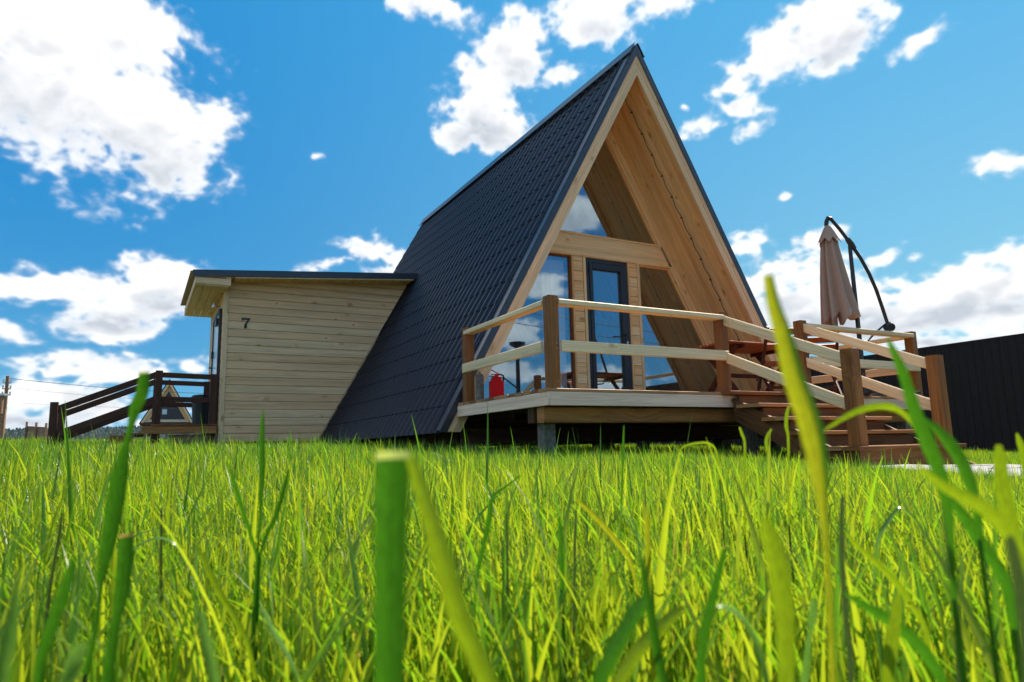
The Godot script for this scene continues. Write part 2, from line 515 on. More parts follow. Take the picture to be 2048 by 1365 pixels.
func make_sky() -> ImageTexture:
	sky_field.resize(SKY_W * SKY_H / 2)
	sky_field.fill(-1.0)
	sky_shape.seed = 11; sky_shape.frequency = 0.085; sky_shape.fractal_octaves = 5; sky_shape.fractal_gain = 0.52
	sky_puff.seed = 23; sky_puff.frequency = 0.16; sky_puff.fractal_octaves = 3
	sky_fine.seed = 4; sky_fine.frequency = 0.36; sky_fine.fractal_octaves = 4; sky_fine.fractal_gain = 0.55
	# big cloud high on the left
	cloud(110, 120, 270, 190, -0.5, 1.15); cloud(250, 235, 190, 130, -0.3, 1.1); cloud(60, 40, 260, 110, 0, 1.1); cloud(400, 258, 85, 55, 0.3, 0.8); cloud(290, 335, 80, 40, -0.2, 0.75); cloud(250, 60, 130, 90, -0.6)
	# along the top
	cloud(880, 12, 90, 40, -0.2, 0.8); cloud(945, 30, 34, 30, -0.6, 0.6)
	cloud(1040, 115, 85, 85, 0.5); cloud(965, 205, 95, 80, 0.4); cloud(1010, 265, 85, 50, 0.2, 0.9); cloud(915, 270, 42, 52, 0, 0.75); cloud(1115, 150, 70, 30, 0.1, 0.7)
	cloud(1205, 25, 120, 60, 0.1, 0.95); cloud(1150, 62, 60, 42, 0.2, 0.8); cloud(1330, 8, 70, 26, 0, 0.7)
	cloud(1650, 55, 120, 75, 0.2, 1.1); cloud(1560, 110, 95, 60, 0.3, 1.0); cloud(1470, 165, 60, 46, 0.5, 0.85); cloud(1665, 115, 62, 38, 0.2, 0.9); cloud(1480, 215, 55, 28, -0.3, 0.8); cloud(1410, 250, 52, 24, 0.1, 0.75); cloud(1500, 258, 44, 20, 0.3, 0.75); cloud(1725, 5, 60, 18, 0.1, 0.8)
	cloud(1835, 86, 54, 24, 0.4, 0.85); cloud(2003, 328, 48, 22, -0.2, 0.75); cloud(1570, 393, 17, 11, 0, 0.7); cloud(632, 313, 18, 8, 0.2, 0.6); cloud(1364, 215, 16, 10, 0, 0.55)
	# low on the left
	cloud(235, 592, 215, 62, 0.1, 1.0); cloud(60, 585, 130, 34, 0, 0.85); cloud(340, 560, 130, 45, -0.1, 1.0); cloud(215, 662, 115, 26, -0.12, 0.85); cloud(5, 660, 50, 26, -0.2, 0.85)
	cloud(250, 738, 170, 36, 0, 0.85); cloud(60, 795, 150, 38, 0, 0.8); cloud(385, 735, 60, 34, 0, 0.8); cloud(200, 818, 240, 30, 0, 0.62); cloud(350, 850, 170, 22, 0, 0.6); cloud(40, 845, 130, 22, 0, 0.6)
	cloud(745, 508, 88, 36, -0.2, 0.85); cloud(672, 522, 60, 14, 0.3, 0.6); cloud(775, 545, 60, 24, 0, 0.8)
	# low on the right
	cloud(1490, 492, 54, 30, 0.1, 0.9); cloud(1560, 555, 140, 52, 0, 0.95); cloud(1600, 610, 140, 54, 0, 1.0); cloud(1645, 475, 50, 20, 0.3, 0.6); cloud(1705, 610, 140, 66, 0.15, 1.05); cloud(1890, 585, 210, 60, 0.22, 1.05); cloud(2020, 560, 160, 46, 0.1, 1.0)
	cloud(1762, 525, 52, 22, 0.3, 0.6); cloud(1830, 515, 22, 12, 0, 0.55); cloud(1820, 645, 170, 44, 0, 0.95); cloud(1960, 690, 170, 30, 0, 0.85); cloud(1850, 685, 80, 20, 0, 0.7); cloud(1500, 610, 80, 60, 0, 0.9); cloud(2030, 640, 120, 40, 0.1, 0.85)
	# the rest of the sky goes on the same way: heaps low down, scattered ones above; four of them are mirrored in the cabin's windows
	var r := RandomNumberGenerator.new()
	r.seed = 77
	for m in [[1085, 575, 52, 30], [1035, 665, 90, 44], [1165, 425, 90, 42], [1225, 760, 110, 30], [1010, 745, 120, 26]]:
		var h := heading(m[0], m[1])
		splat(Vector2(PI - h.x, h.y), m[2] / FPX, m[3] / FPX, 0.1, 0.95)
	for k in 230:
		var az := r.randf_range(0.92, TAU - 0.92) + YAW
		az = wrapf(az, -PI, PI)
		var el := pow(r.randf(), 1.9) * 1.35 + 0.02
		var big := r.randf_range(0.35, 1.0)
		var behind := absf(wrapf(az - 2.56, -PI, PI)) < 0.33 and el < 0.45
		if behind:
			continue
		var rx := big * lerpf(0.16, 0.13, clampf(el, 0, 1))
		splat(Vector2(az, el), rx, rx * lerpf(0.26, 0.75, clampf(el * 1.6, 0, 1)), r.randf_range(-0.3, 0.3), r.randf_range(0.65, 1.05))
	# the part of the sky above the frame
	for k in 16:
		splat(Vector2(YAW + r.randf_range(-0.6, 0.6), r.randf_range(0.78, 1.4)), r.randf_range(0.05, 0.13), r.randf_range(0.04, 0.09), r.randf_range(-0.5, 0.5), 0.9)
	sky_rows.resize(SKY_H / 2)
	var job := WorkerThreadPool.add_group_task(sky_row, SKY_H / 2, -1, true)
	WorkerThreadPool.wait_for_group_task_completion(job)
	var all := PackedByteArray()
	for j in SKY_H / 2:
		all.append_array(sky_rows[j])
	var below := PackedByteArray()
	below.resize(SKY_W * 3)
	var gc := Color(0.16, 0.24, 0.06).linear_to_srgb()
	for i in SKY_W:
		below[i * 3] = int(gc.r * 255); below[i * 3 + 1] = int(gc.g * 255); below[i * 3 + 2] = int(gc.b * 255)
	for j in SKY_H / 2:
		all.append_array(below)
	sky_field.clear(); sky_rows.clear()
	return ImageTexture.create_from_image(Image.create_from_data(SKY_W, SKY_H, false, Image.FORMAT_RGB8, all))

# ------------------------------------------------------------------ the cabin
const DX := 0.4885
const DY := 0.8726

func slope(side: float, s: float, off: float, z: float) -> Vector3:      # s metres down from the ridge, off metres out of the roof surface
	return Vector3(side * (DX * s + DY * off), RIDGE - DY * s + DX * off, z)

func s_ridge(off: float) -> float:
	return -off * DY / DX

func s_at(y: float, off: float) -> float:
	return (RIDGE + DX * off - y) / DY

func x_at(y: float, off: float) -> float:
	return DY * off + DX * s_at(y, off)

func tile_sheet(side: float) -> MB:
	var m := MB.new()
	var waves := 44
	var per := 6
	var cols := waves * per
	var module := 0.353
	var rows := 17
	var nrm := Vector3(side * DY, DX, 0)
	var down := Vector3(side * DX, -DY, 0)
	for k in rows:
		for part in 2:
			# part 0: the pan of the tile row, part 1: the little step under its lower edge
			var s := m.v.size()
			for e in 2:
				var sl := module * (k + (1 if part == 1 else e))
				var lift := 0.0
				if part == 0:
					lift = 0.010 * e
				else:
					lift = 0.010 * (1 - e)
				for c in cols + 1:
					var q := float(c) / per * TAU
					var wv := 0.5 + 0.5 * cos(q)
					wv = pow(wv, 0.7)
					var wob := 0.020 * cos(q + 0.8) if e == 1 or part == 1 else 0.0
					if part == 0 and e == 0:
						wob = 0.020 * cos(q + 0.8)
					var p := slope(side, sl + wob + 0.02, -0.045 + 0.034 * wv + lift, -LONG * float(c) / cols)
					var dn := nrm + Vector3(0, 0, -0.62 * sin(q))
					if part == 1:
						dn = down
					m.vert(p, dn.normalized(), Vector2(c * 0.1, sl))
			for c in cols:
				var a := s + c
				var b := s + c + cols + 1
				if side > 0:
					m.i.append_array([a, a + 1, b, a + 1, b + 1, b])
				else:
					m.i.append_array([a, b, a + 1, a + 1, b, b + 1])
	return m

func build_roof(h: Node3D) -> void:
	for side in [-1.0, 1.0]:
		var nrm := Vector3(side * DY, DX, 0)
		commit("metal_tile_roof", tile_sheet(side), mats.roof_metal, h)
		var m := MB.new()
		add_slab(m, [slope(side, s_ridge(-0.06), -0.06, -0.034), slope(side, s_at(EAVE + 0.02, -0.06), -0.06, -0.034), slope(side, s_at(EAVE + 0.02, -0.128), -0.128, -0.034), slope(side, s_ridge(-0.128), -0.128, -0.034)], Vector3(0, 0, -LONG + 0.06))
		commit("roof_boarding", m, mats.pine_b, h)
		# barge boards at the front and at the back
		for z in [-0.018, -LONG + 0.02]:
			board("barge_board", h, mats.cream_c, slope(side, s_ridge(-0.138), -0.138, z), slope(side, s_at(EAVE - 0.03, -0.138), -0.138, z), 0.028, 0.148, nrm, 0.003, Vector3.RIGHT, Vector3.UP)
		board("barge_strip", h, mats.cream, slope(side, s_ridge(-0.098), -0.098, 0.0), slope(side, s_at(EAVE - 0.02, -0.098), -0.098, 0.0), 0.008, 0.066, nrm, 0.002, Vector3.RIGHT, Vector3.UP)
		# rake flashing in three lengths that lap one another
		for k in 3:
			var f := MB.new()
			var a := 2.0 * k - (0.04 if k else 0.0)
			var b := 2.0 * k + 2.0
			var lap := 0.003 * (2 - k)
			var top := 0.012 + lap
			add_board(f, slope(side, a + (s_ridge(-0.03) if k == 0 else 0.0), -0.030, 0.0085 + lap), slope(side, b + 0.02, -0.030, 0.0085 + lap), 0.005, 0.075, nrm, 0.001, Vector3.RIGHT if k == 0 else Vector3.ZERO, Vector3.UP if k == 2 else Vector3.ZERO)
			add_board(f, slope(side, a, top, -0.066), slope(side, b + 0.02, top, -0.066), 0.152, 0.004, nrm, 0.001, Vector3.ZERO, Vector3.UP if k == 2 else Vector3.ZERO)
			add_board(f, slope(side, a, top + 0.010, -0.143), slope(side, b + 0.02, top + 0.010, -0.143), 0.006, 0.022, nrm, 0.002, Vector3.ZERO, Vector3.UP if k == 2 else Vector3.ZERO)
			commit("rake_flashing", f, mats.trim_metal, h)
		for k in 12:
			var c := slope(side, 0.35 + k * 0.5, -0.02, 0.016)
			tube("screw", h, mats.trim_metal, [c, c + Vector3(0, 0, 0.008)], [0.009, 0.006], 6)
			c = slope(side, 0.3 + k * 0.5, 0.018, -0.11)
			tube("screw", h, mats.trim_metal, [c, c + nrm * 0.008], [0.009, 0.006], 6)
		# boards under the overhang run along the slope
		for k in 6:
			var z := -0.034 - 0.1555 * (k + 0.5)
			board("soffit_board", h, [mats.pine, mats.pine_b, mats.pine_c][(k * 2 + int(side)) % 3 if side > 0 else k % 3], slope(side, s_ridge(-0.141), -0.141, z), slope(side, s_at(EAVE + 0.03, -0.141), -0.141, z), 0.1525, 0.020, nrm, 0.006, Vector3.RIGHT, Vector3.UP)
		board("soffit_batten", h, mats.pine_c, slope(side, s_ridge(-0.17), -0.172, -0.055), slope(side, s_at(EAVE, -0.172), -0.172, -0.055), 0.042, 0.040, nrm, 0.004, Vector3.RIGHT, Vector3.UP)
		board("wall_rafter", h, mats.pine_c, slope(side, s_ridge(-0.218), -0.218, WALL - 0.05), slope(side, s_at(-0.02, -0.218), -0.218, WALL - 0.05), 0.11, 0.134, nrm, 0.004, Vector3.RIGHT, Vector3.UP)
		# ridge cap half
		var cap := MB.new()
		for k in 4:
			var z0 := 0.02 - k * 2.0
			add_board(cap, slope(side, 0.085, 0.030 + 0.003 * (3 - k), z0), slope(side, 0.085, 0.030 + 0.003 * (3 - k), maxf(z0 - 2.06, -LONG)), 0.004, 0.20, Vector3(side * DX, -DY, 0), 0.001)
			add_tube(cap, [slope(side, 0.187, 0.030 + 0.003 * (3 - k), z0), slope(side, 0.187, 0.030 + 0.003 * (3 - k), maxf(z0 - 2.06, -LONG))], [0.008, 0.008], 6)
		commit("ridge_cap", cap, mats.trim_metal, h)
		# flat strip along the eave
		board("eave_board", h, mats.under_wood, slope(side, s_at(EAVE + 0.03, -0.1), -0.1, -0.05), slope(side, s_at(EAVE + 0.03, -0.1), -0.1, -LONG + 0.04), 0.10, 0.03, Vector3(side * DX, -DY, 0), 0.004)

func pane_of(frame: Node3D, pts: Array) -> void:
	slab("pane", frame, mats.glass, pts, Vector3(0, 0, -0.006))

func frame_of(called: String, h: Node3D, pts: Array, w: float, z: float, mat: Material) -> MeshInstance3D:
	var m := MB.new()
	var mid := Vector3.ZERO
	for p in pts:
		mid += p
	mid /= pts.size()
	for k in pts.size():
		var a: Vector3 = pts[k]
		var b: Vector3 = pts[(k + 1) % pts.size()]
		var inward := (b - a).normalized().cross(Vector3.BACK)
		if inward.dot(mid - a) < 0:
			inward = -inward
		a += inward * w * 0.5
		b += inward * w * 0.5
		a.z = z; b.z = z
		var d := (b - a).normalized() * w * 0.5
		add_board(m, a + d * 0.2, b - d * 0.2, 0.05 + 0.002 * k, w, inward, 0.003)
	return commit(called, m, mat, h)

func build_front(h: Node3D) -> void:
	board("tie_beam", h, mats.pine_c, Vector3(-x_at(2.32, -0.24), 2.332, WALL - 0.045), Vector3(x_at(2.32, -0.24), 2.332, WALL - 0.045), 0.10, 0.288, Vector3.UP, 0.004, Vector3(-DY, DX, 0), Vector3(DY, DX, 0))
	board("sill_strip", h, mats.pine, Vector3(-x_at(2.49, -0.25), 2.490, WALL - 0.02), Vector3(x_at(2.49, -0.25), 2.490, WALL - 0.02), 0.07, 0.024, Vector3.UP, 0.004)
	board("head_strip", h, mats.pine, Vector3(-x_at(2.17, -0.27), 2.174, WALL - 0.03), Vector3(x_at(2.17, -0.27), 2.174, WALL - 0.03), 0.09, 0.022, Vector3.UP, 0.004)
	# upper window
	var o := -0.285
	var zf := WALL - 0.05
	var tip := Vector3(0, RIDGE + o / DX, zf)
	var tri := [Vector3(-x_at(2.50, o), 2.50, zf), Vector3(x_at(2.50, o), 2.50, zf), tip]
	var w := frame_of("upper_window", h, tri, 0.022, zf, mats.pine_b)
	pane_of(w, tri)
	# lower windows
	for side in [-1.0, 1.0]:
		var inner := -0.546 if side < 0 else 0.65
		var quad := [Vector3(inner, 0.04, zf), Vector3(side * x_at(0.04, o), 0.04, zf), Vector3(side * x_at(2.164, o), 2.164, zf), Vector3(inner, 2.164, zf)]
		var f := frame_of("lower_window", h, quad, 0.024, zf, mats.stain_b if side < 0 else mats.pine_b)
		pane_of(f, quad)
	# piers clad with short boards beside the door
	for p in [[-0.546, -0.312], [0.434, 0.65]]:
		var pier := box("door_pier", h, mats.pine_b, Vector3((p[0] + p[1]) / 2, 1.09, WALL - 0.06), Vector3(p[1] - p[0] - 0.01, 2.14, 0.08))
		for k in 15:
			board("cladding_board", pier, [mats.pine, mats.pine_c, mats.pine_b][rng.randi() % 3], Vector3(p[0] + 0.028, 0.07 + 0.145 * k + 0.07, WALL - 0.012), Vector3(p[1] - 0.052, 0.07 + 0.145 * k + 0.07, WALL - 0.012), 0.022, 0.139, Vector3.UP, 0.005)
		board("casing_strip", pier, mats.pine_c, Vector3(p[1] - 0.024, 0.03, WALL - 0.006), Vector3(p[1] - 0.024, 2.163, WALL - 0.006), 0.044, 0.03, Vector3.BACK, 0.004)
		board("casing_strip", pier, mats.pine_b, Vector3(p[0] + 0.012, 0.03, WALL - 0.010), Vector3(p[0] + 0.012, 2.163, WALL - 0.010), 0.024, 0.024, Vector3.BACK, 0.003)
	# door
	var door := Node3D.new()
	put(door, "door", h)
	var x0 := -0.309
	var x1 := 0.431
	var fm := MB.new()
	add_board(fm, Vector3(x0 + 0.03, 0.03, zf), Vector3(x0 + 0.03, 2.163, zf), 0.06, 0.07, Vector3.BACK, 0.004)
	add_board(fm, Vector3(x1 - 0.03, 0.03, zf), Vector3(x1 - 0.03, 2.163, zf), 0.06, 0.07, Vector3.BACK, 0.004)
	add_board(fm, Vector3(x0 + 0.061, 2.133, zf), Vector3(x1 - 0.061, 2.133, zf), 0.07, 0.06, Vector3.UP, 0.004)
	commit("door_frame", fm, mats.door_grey, door)
	var lf := MB.new()
	var zl := zf + 0.012
	for x in [x0 + 0.092, x1 - 0.092]:
		add_board(lf, Vector3(x, 0.05, zl), Vector3(x, 2.10, zl), 0.058, 0.07, Vector3.BACK, 0.006)
	for y in [2.055, 0.10]:
		add_board(lf, Vector3(x0 + 0.122, y, zl), Vector3(x1 - 0.122, y, zl), 0.068, 0.09, Vector3.UP, 0.006)
	commit("door_leaf", lf, mats.door_grey, door)
	slab("pane", door, mats.glass, [Vector3(x0 + 0.12, 0.14, zf), Vector3(x1 - 0.12, 0.14, zf), Vector3(x1 - 0.12, 2.012, zf), Vector3(x0 + 0.12, 2.012, zf)], Vector3(0, 0, -0.006))
	var hd := MB.new()
	add_board(hd, Vector3(x1 - 0.09, 0.92, zl + 0.042), Vector3(x1 - 0.09, 1.13, zl + 0.042), 0.03, 0.012, Vector3.BACK, 0.003)
	add_tube(hd, [Vector3(x1 - 0.09, 1.08, zl + 0.04), Vector3(x1 - 0.09, 1.08, zl + 0.085), Vector3(x1 - 0.11, 1.08, zl + 0.09), Vector3(x1 - 0.21, 1.078, zl + 0.088)], [0.010, 0.010, 0.010, 0.008], 8)
	commit("handle", hd, mats.black_metal, door)
	var key := MB.new()
	add_tube(key, [Vector3(x1 - 0.09, 0.97, zl + 0.045), Vector3(x1 - 0.09, 0.97, zl + 0.07)], [0.010, 0.010], 8)
	add_board(key, Vector3(x1 - 0.09, 0.93, zl + 0.072), Vector3(x1 - 0.09, 0.985, zl + 0.072), 0.02, 0.004, Vector3.BACK, 0.001)
	commit("key", key, mats.steel, door)
	for y in [1.93, 0.25]:
		tube("hinge", door, mats.black_metal, [Vector3(x0 + 0.062, y, zl + 0.04), Vector3(x0 + 0.062, y + 0.10, zl + 0.04)], [0.010, 0.010], 8)
	# inside: floor, back wall, curtains
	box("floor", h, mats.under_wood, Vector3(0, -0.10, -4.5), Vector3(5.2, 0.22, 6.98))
	slab("back_wall", h, mats.pine_b, [Vector3(-x_at(-0.02, -0.13), -0.02, -LONG + 0.35), Vector3(x_at(-0.02, -0.13), -0.02, -LONG + 0.35), Vector3(0, RIDGE - 0.13 / DX, -LONG + 0.35)], Vector3(0, 0, -0.1))
	for c in [[-0.95, -0.58, 0.0], [-2.2, -1.85, -0.9]]:
		var m := MB.new()
		var s := m.v.size()
		for j in 13:
			var f := j / 12.0
			var y := 2.12 - 2.06 * f
			var gather: float = 1.0 - 0.35 * sin(PI * f) * absf(c[2])
			for k in 25:
				var q := k / 24.0
				var x: float = lerpf(c[0], c[1], q * gather) + (c[2] * (1.0 - f) * 0.3 if c[2] > 0 else -0.25 * f * absf(c[2]) + 0.75 * absf(c[2]) * (1.0 - f))
				m.vert(Vector3(x, y, WALL - 0.17 + 0.022 * sin(q * 34.0 + f)), Vector3(-0.8 * cos(q * 34.0 + f), 0, 1).normalized(), Vector2(q, f))
		for j in 12:
			for k in 24:
				var a := s + j * 25 + k
				m.i.append_array([a, a + 1, a + 25, a + 1, a + 26, a + 25])
		commit("curtain", m, mats.curtain, h)
	# floor joists and foundation
	for x in [-2.3, 0.0, 2.3]:
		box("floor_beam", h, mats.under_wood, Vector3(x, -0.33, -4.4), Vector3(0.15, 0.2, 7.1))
	for x in [-2.3, 0.0, 2.3]:
		for z in [-1.2, -4.2, -7.4]:
			var g := ground(x, z)
			box("pile", h, mats.concrete, Vector3(x, (g - 0.2 - 0.43) / 2, z), Vector3(0.2, -0.43 - g + 0.2, 0.2))

func annex_top(x: float) -> float:
	return 2.531 + 0.0865 * (x + 5.072)

func build_annex(h: Node3D) -> void:
	var rn := Vector3(-0.0862, 0.9963, 0)
	var back := -8.0
	var left := -4.543
	var soff := 0.112
	# front wall with its boards
	var wall := slab("annex_wall", h, mats.cream_b, [Vector3(left + 0.03, -0.27, ANNEX - 0.025), Vector3(-2.75, -0.27, ANNEX - 0.025), Vector3(-1.35, annex_top(-1.4) - soff - 0.02, ANNEX - 0.025), Vector3(left + 0.03, annex_top(left) - soff - 0.02, ANNEX - 0.025)], Vector3(0, 0, -0.08))
	var hb := 0.1375
	for k in 24:
		var y := -0.27 + hb * (k + 0.5)
		var ytop := y + hb * 0.5
		var xr := -x_at(y, 0.015)
		var xl := left + 0.045
		var cl := Vector3.ZERO
		if ytop > annex_top(left) - soff:
			var want: float = (ytop - hb * 0.5 + soff - 0.006 - 2.531) / 0.0865 - 5.072
			if want > xr - 0.3:
				break
			xl = maxf(xl, want)
			cl = rn if want > left + 0.1 else Vector3.ZERO
		board("siding_board", wall, [mats.cream, mats.cream_b, mats.cream_c, mats.cream][rng.randi() % 4], Vector3(xl, y, ANNEX - 0.012), Vector3(xr, y, ANNEX - 0.012), 0.024, hb - 0.005, Vector3.UP, 0.008, cl, Vector3(-DY, DX, 0))
	board("corner_board", h, mats.cream_c, Vector3(left + 0.015, -0.30, ANNEX + 0.004), Vector3(left + 0.015, annex_top(left) - 0.20, ANNEX + 0.004), 0.075, 0.022, Vector3.BACK, 0.004)
	board("corner_board", h, mats.cream_c, Vector3(left - 0.012, -0.30, ANNEX - 0.036), Vector3(left - 0.012, annex_top(left) - 0.20, ANNEX - 0.036), 0.022, 0.055, Vector3.BACK, 0.004)
	board("corner_board", h, mats.cream_c, Vector3(left - 0.012, -0.30, back), Vector3(left - 0.012, annex_top(left) - 0.20, back), 0.022, 0.08, Vector3.BACK, 0.004)
	# left wall with the entrance door
	var lw := slab("annex_side_wall", h, mats.cream_b, [Vector3(left + 0.012, -0.27, ANNEX - 0.12), Vector3(left + 0.012, -0.27, back), Vector3(left + 0.012, 2.40, back), Vector3(left + 0.012, 2.40, ANNEX - 0.12)], Vector3(0.08, 0, 0))
	for k in 20:
		var y := -0.27 + hb * (k + 0.5)
		if y < 2.06:
			board("siding_board", lw, mats.cream_c, Vector3(left, y, ANNEX - 0.066), Vector3(left, y, -5.97), 0.024, hb - 0.005, Vector3.UP, 0.008)
			board("siding_board", lw, mats.cream_c, Vector3(left, y, -7.10), Vector3(left, y, back + 0.042), 0.024, hb - 0.005, Vector3.UP, 0.008)
		elif y < 2.45:
			board("siding_board", lw, mats.cream_c, Vector3(left, y, ANNEX - 0.066), Vector3(left, y, back + 0.042), 0.024, hb - 0.005, Vector3.UP, 0.008)
	slab("annex_back_wall", h, mats.cream_b, [Vector3(left + 0.03, -0.27, back + 0.03), Vector3(-2.75, -0.27, back + 0.03), Vector3(-1.4, annex_top(-1.4) - soff - 0.02, back + 0.03), Vector3(left + 0.03, annex_top(left) - soff - 0.02, back + 0.03)], Vector3(0, 0, -0.05))
	var door := Node3D.new()
	put(door, "entrance_door", h)
	board("door_leaf", door, mats.door_white, Vector3(left - 0.018, 0.05, -6.54), Vector3(left - 0.018, 2.0, -6.54), 0.05, 0.98, Vector3.BACK, 0.006)
	var fm := MB.new()
	for z in [-6.01, -7.07]:
		add_board(fm, Vector3(left - 0.024, 0.03, z), Vector3(left - 0.024, 2.06, z), 0.075, 0.07, Vector3.BACK, 0.004)
	add_board(fm, Vector3(left - 0.024, 2.035, -6.05), Vector3(left - 0.024, 2.035, -7.03), 0.075, 0.06, Vector3.UP, 0.004)
	commit("door_frame", fm, mats.door_grey, door)
	box("lock_plate", door, mats.black, Vector3(left - 0.062, 1.36, -6.95), Vector3(0.04, 0.12, 0.10))
	tube("handle", door, mats.black_metal, [Vector3(left - 0.05, 1.12, -6.97), Vector3(left - 0.10, 1.12, -6.97), Vector3(left - 0.105, 1.12, -6.84)], [0.012, 0.012, 0.010])
	box("door_closer", door, mats.black, Vector3(left - 0.075, 1.84, -6.17), Vector3(0.05, 0.12, 0.22))
	var lamp := MB.new()
	add_tube(lamp, [Vector3(left - 0.01, 2.21, -6.54), Vector3(left - 0.09, 2.22, -6.54)], [0.012, 0.012], 8)
	add_tube(lamp, [Vector3(left - 0.09, 2.28, -6.54), Vector3(left - 0.09, 2.26, -6.54), Vector3(left - 0.09, 2.18, -6.54)], [0.01, 0.03, 0.06], 12)
	commit("wall_lamp", lamp, mats.steel, h)
	# roof: sheet, flashing, soffits, boxed eave
	var zf := ANNEX + 0.35
	var xl := -5.072
	var sheet := MB.new()
	var cols := 60
	var s0 := 0
	for e in 2:
		for c in cols + 1:
			var q := float(c) / cols * TAU * 15.0
			var x := xl - 0.055 if e == 0 else -1.02
			sheet.vert(Vector3(x, annex_top(x) + 0.012 * cos(q) - 0.006, zf - 0.04 - c * (3.0 - 0.05) / cols), (rn + Vector3(0, 0, -0.55 * sin(q) * -1.0)).normalized(), Vector2(c, e))
	for c in cols:
		sheet.i.append_array([s0 + c, s0 + c + cols + 1, s0 + c + 1, s0 + c + 1, s0 + c + cols + 1, s0 + c + cols + 2])
	commit("annex_roof", sheet, mats.roof_metal, h)
	var under := MB.new()
	for q in sheet.v:
		under.vert(q - rn * 0.004, -rn, Vector2.ZERO)
	under.i = sheet.i.duplicate()
	commit("sheet_underside", under, mats.sheet_back, h)
	slab("annex_roof_boarding", h, mats.pine_b, [Vector3(xl + 0.05, annex_top(xl + 0.05) - 0.03, zf - 0.03), Vector3(-1.35, annex_top(-1.35) - 0.03, zf - 0.03), Vector3(-1.35, annex_top(-1.35) - soff + 0.014, zf - 0.03), Vector3(xl + 0.05, annex_top(xl + 0.05) - soff + 0.014, zf - 0.03)], Vector3(0, 0, -2.92))
	var fl := MB.new()
	add_board(fl, Vector3(xl - 0.02, annex_top(xl - 0.02) - 0.045, zf), Vector3(-1.07, annex_top(-1.07) - 0.045, zf), 0.008, 0.10, Vector3.UP, 0.002)
	add_board(fl, Vector3(xl - 0.02, annex_top(xl - 0.02) + 0.012, zf - 0.05), Vector3(-1.07, annex_top(-1.07) + 0.012, zf - 0.05), 0.11, 0.006, rn, 0.001)
	commit("roof_flashing", fl, mats.trim_metal, h)
	var nb := 27
	for k in nb:
		var xa := -4.44 + 0.118 * k
		var c := Vector3(xa + 0.059, annex_top(xa + 0.059) - soff, 0)
		board("soffit_board", h, [mats.pine, mats.pine_c, mats.pine_b][k % 3], Vector3(c.x, c.y, zf - 0.006), Vector3(c.x, c.y, ANNEX - 0.01), 0.115, 0.016, rn, 0.006)
	board("eave_fascia", h, mats.cream_c, Vector3(-5.035, 2.39, zf - 0.05), Vector3(-5.035, 2.39, -8.25), 0.022, 0.15, Vector3.UP, 0.004)
	board("eave_end_board", h, mats.cream_c, Vector3(-5.046, 2.385, zf - 0.038), Vector3(-4.50, 2.385, zf - 0.038), 0.022, 0.115, Vector3.UP, 0.004)
	board("eave_end_board", h, mats.cream_b, Vector3(-4.985, 2.468, zf - 0.041), Vector3(-4.58, 2.478, zf - 0.041), 0.018, 0.042, Vector3.UP, 0.003)
	board("eave_end_board", h, mats.cream, Vector3(-5.018, 2.443, zf - 0.032), Vector3(-5.018, 2.497, zf - 0.032), 0.056, 0.014, Vector3.BACK, 0.003)
	board("eave_end_board", h, mats.cream, Vector3(-4.54, 2.443, zf - 0.032), Vector3(-4.54, 2.52, zf - 0.032), 0.076, 0.014, Vector3.BACK, 0.003)
	board("eave_side_board", h, mats.cream, Vector3(-4.513, 2.385, zf - 0.05), Vector3(-4.513, 2.385, ANNEX + 0.02), 0.024, 0.115, Vector3.UP, 0.003)
	for k in 4:
		board("eave_soffit_board", h, [mats.eave_pine, mats.pine_c, mats.eave_pine, mats.pine_c][k], Vector3(-4.962 + 0.125 * k, 2.318, zf - 0.05), Vector3(-4.962 + 0.125 * k, 2.318, -8.25 + 0.002 * k), 0.121, 0.018, Vector3.UP, 0.006)
	# the number
	var outline := PackedVector2Array()
	for q in [[0.0, 1.0], [0.06, 1.0], [0.10, 0.965], [0.92, 0.965], [1.0, 1.0], [1.0, 0.93], [0.80, 0.70], [0.64, 0.46], [0.60, 0.30], [0.63, 0.17], [0.60, 0.06], [0.50, 0.0], [0.39, 0.01], [0.31, 0.09], [0.31, 0.22], [0.36, 0.36], [0.46, 0.52], [0.62, 0.70], [0.74, 0.815], [0.30, 0.815], [0.16, 0.80], [0.08, 0.74], [0.0, 0.70]]:
		outline.append(Vector2(-4.272 + 0.140 * q[0], 1.672 + 0.190 * q[1]))
	var tri := Geometry2D.triangulate_polygon(outline)
	var sm := MB.new()
	for q in outline:
		sm.vert(Vector3(q.x, q.y, ANNEX + 0.013), Vector3.BACK, q)
	for k in tri:
		sm.i.append(k)
	for k in outline.size():
		var q := outline[k]
		var r := outline[(k + 1) % outline.size()]
		var e := Vector3(r.y - q.y, q.x - r.x, 0)
		sm.quad(Vector3(q.x, q.y, ANNEX + 0.013), Vector3(r.x, r.y, ANNEX + 0.013), Vector3(r.x, r.y, ANNEX - 0.002), Vector3(q.x, q.y, ANNEX - 0.002), -e)
	commit("house_number", sm, mats.black, h)

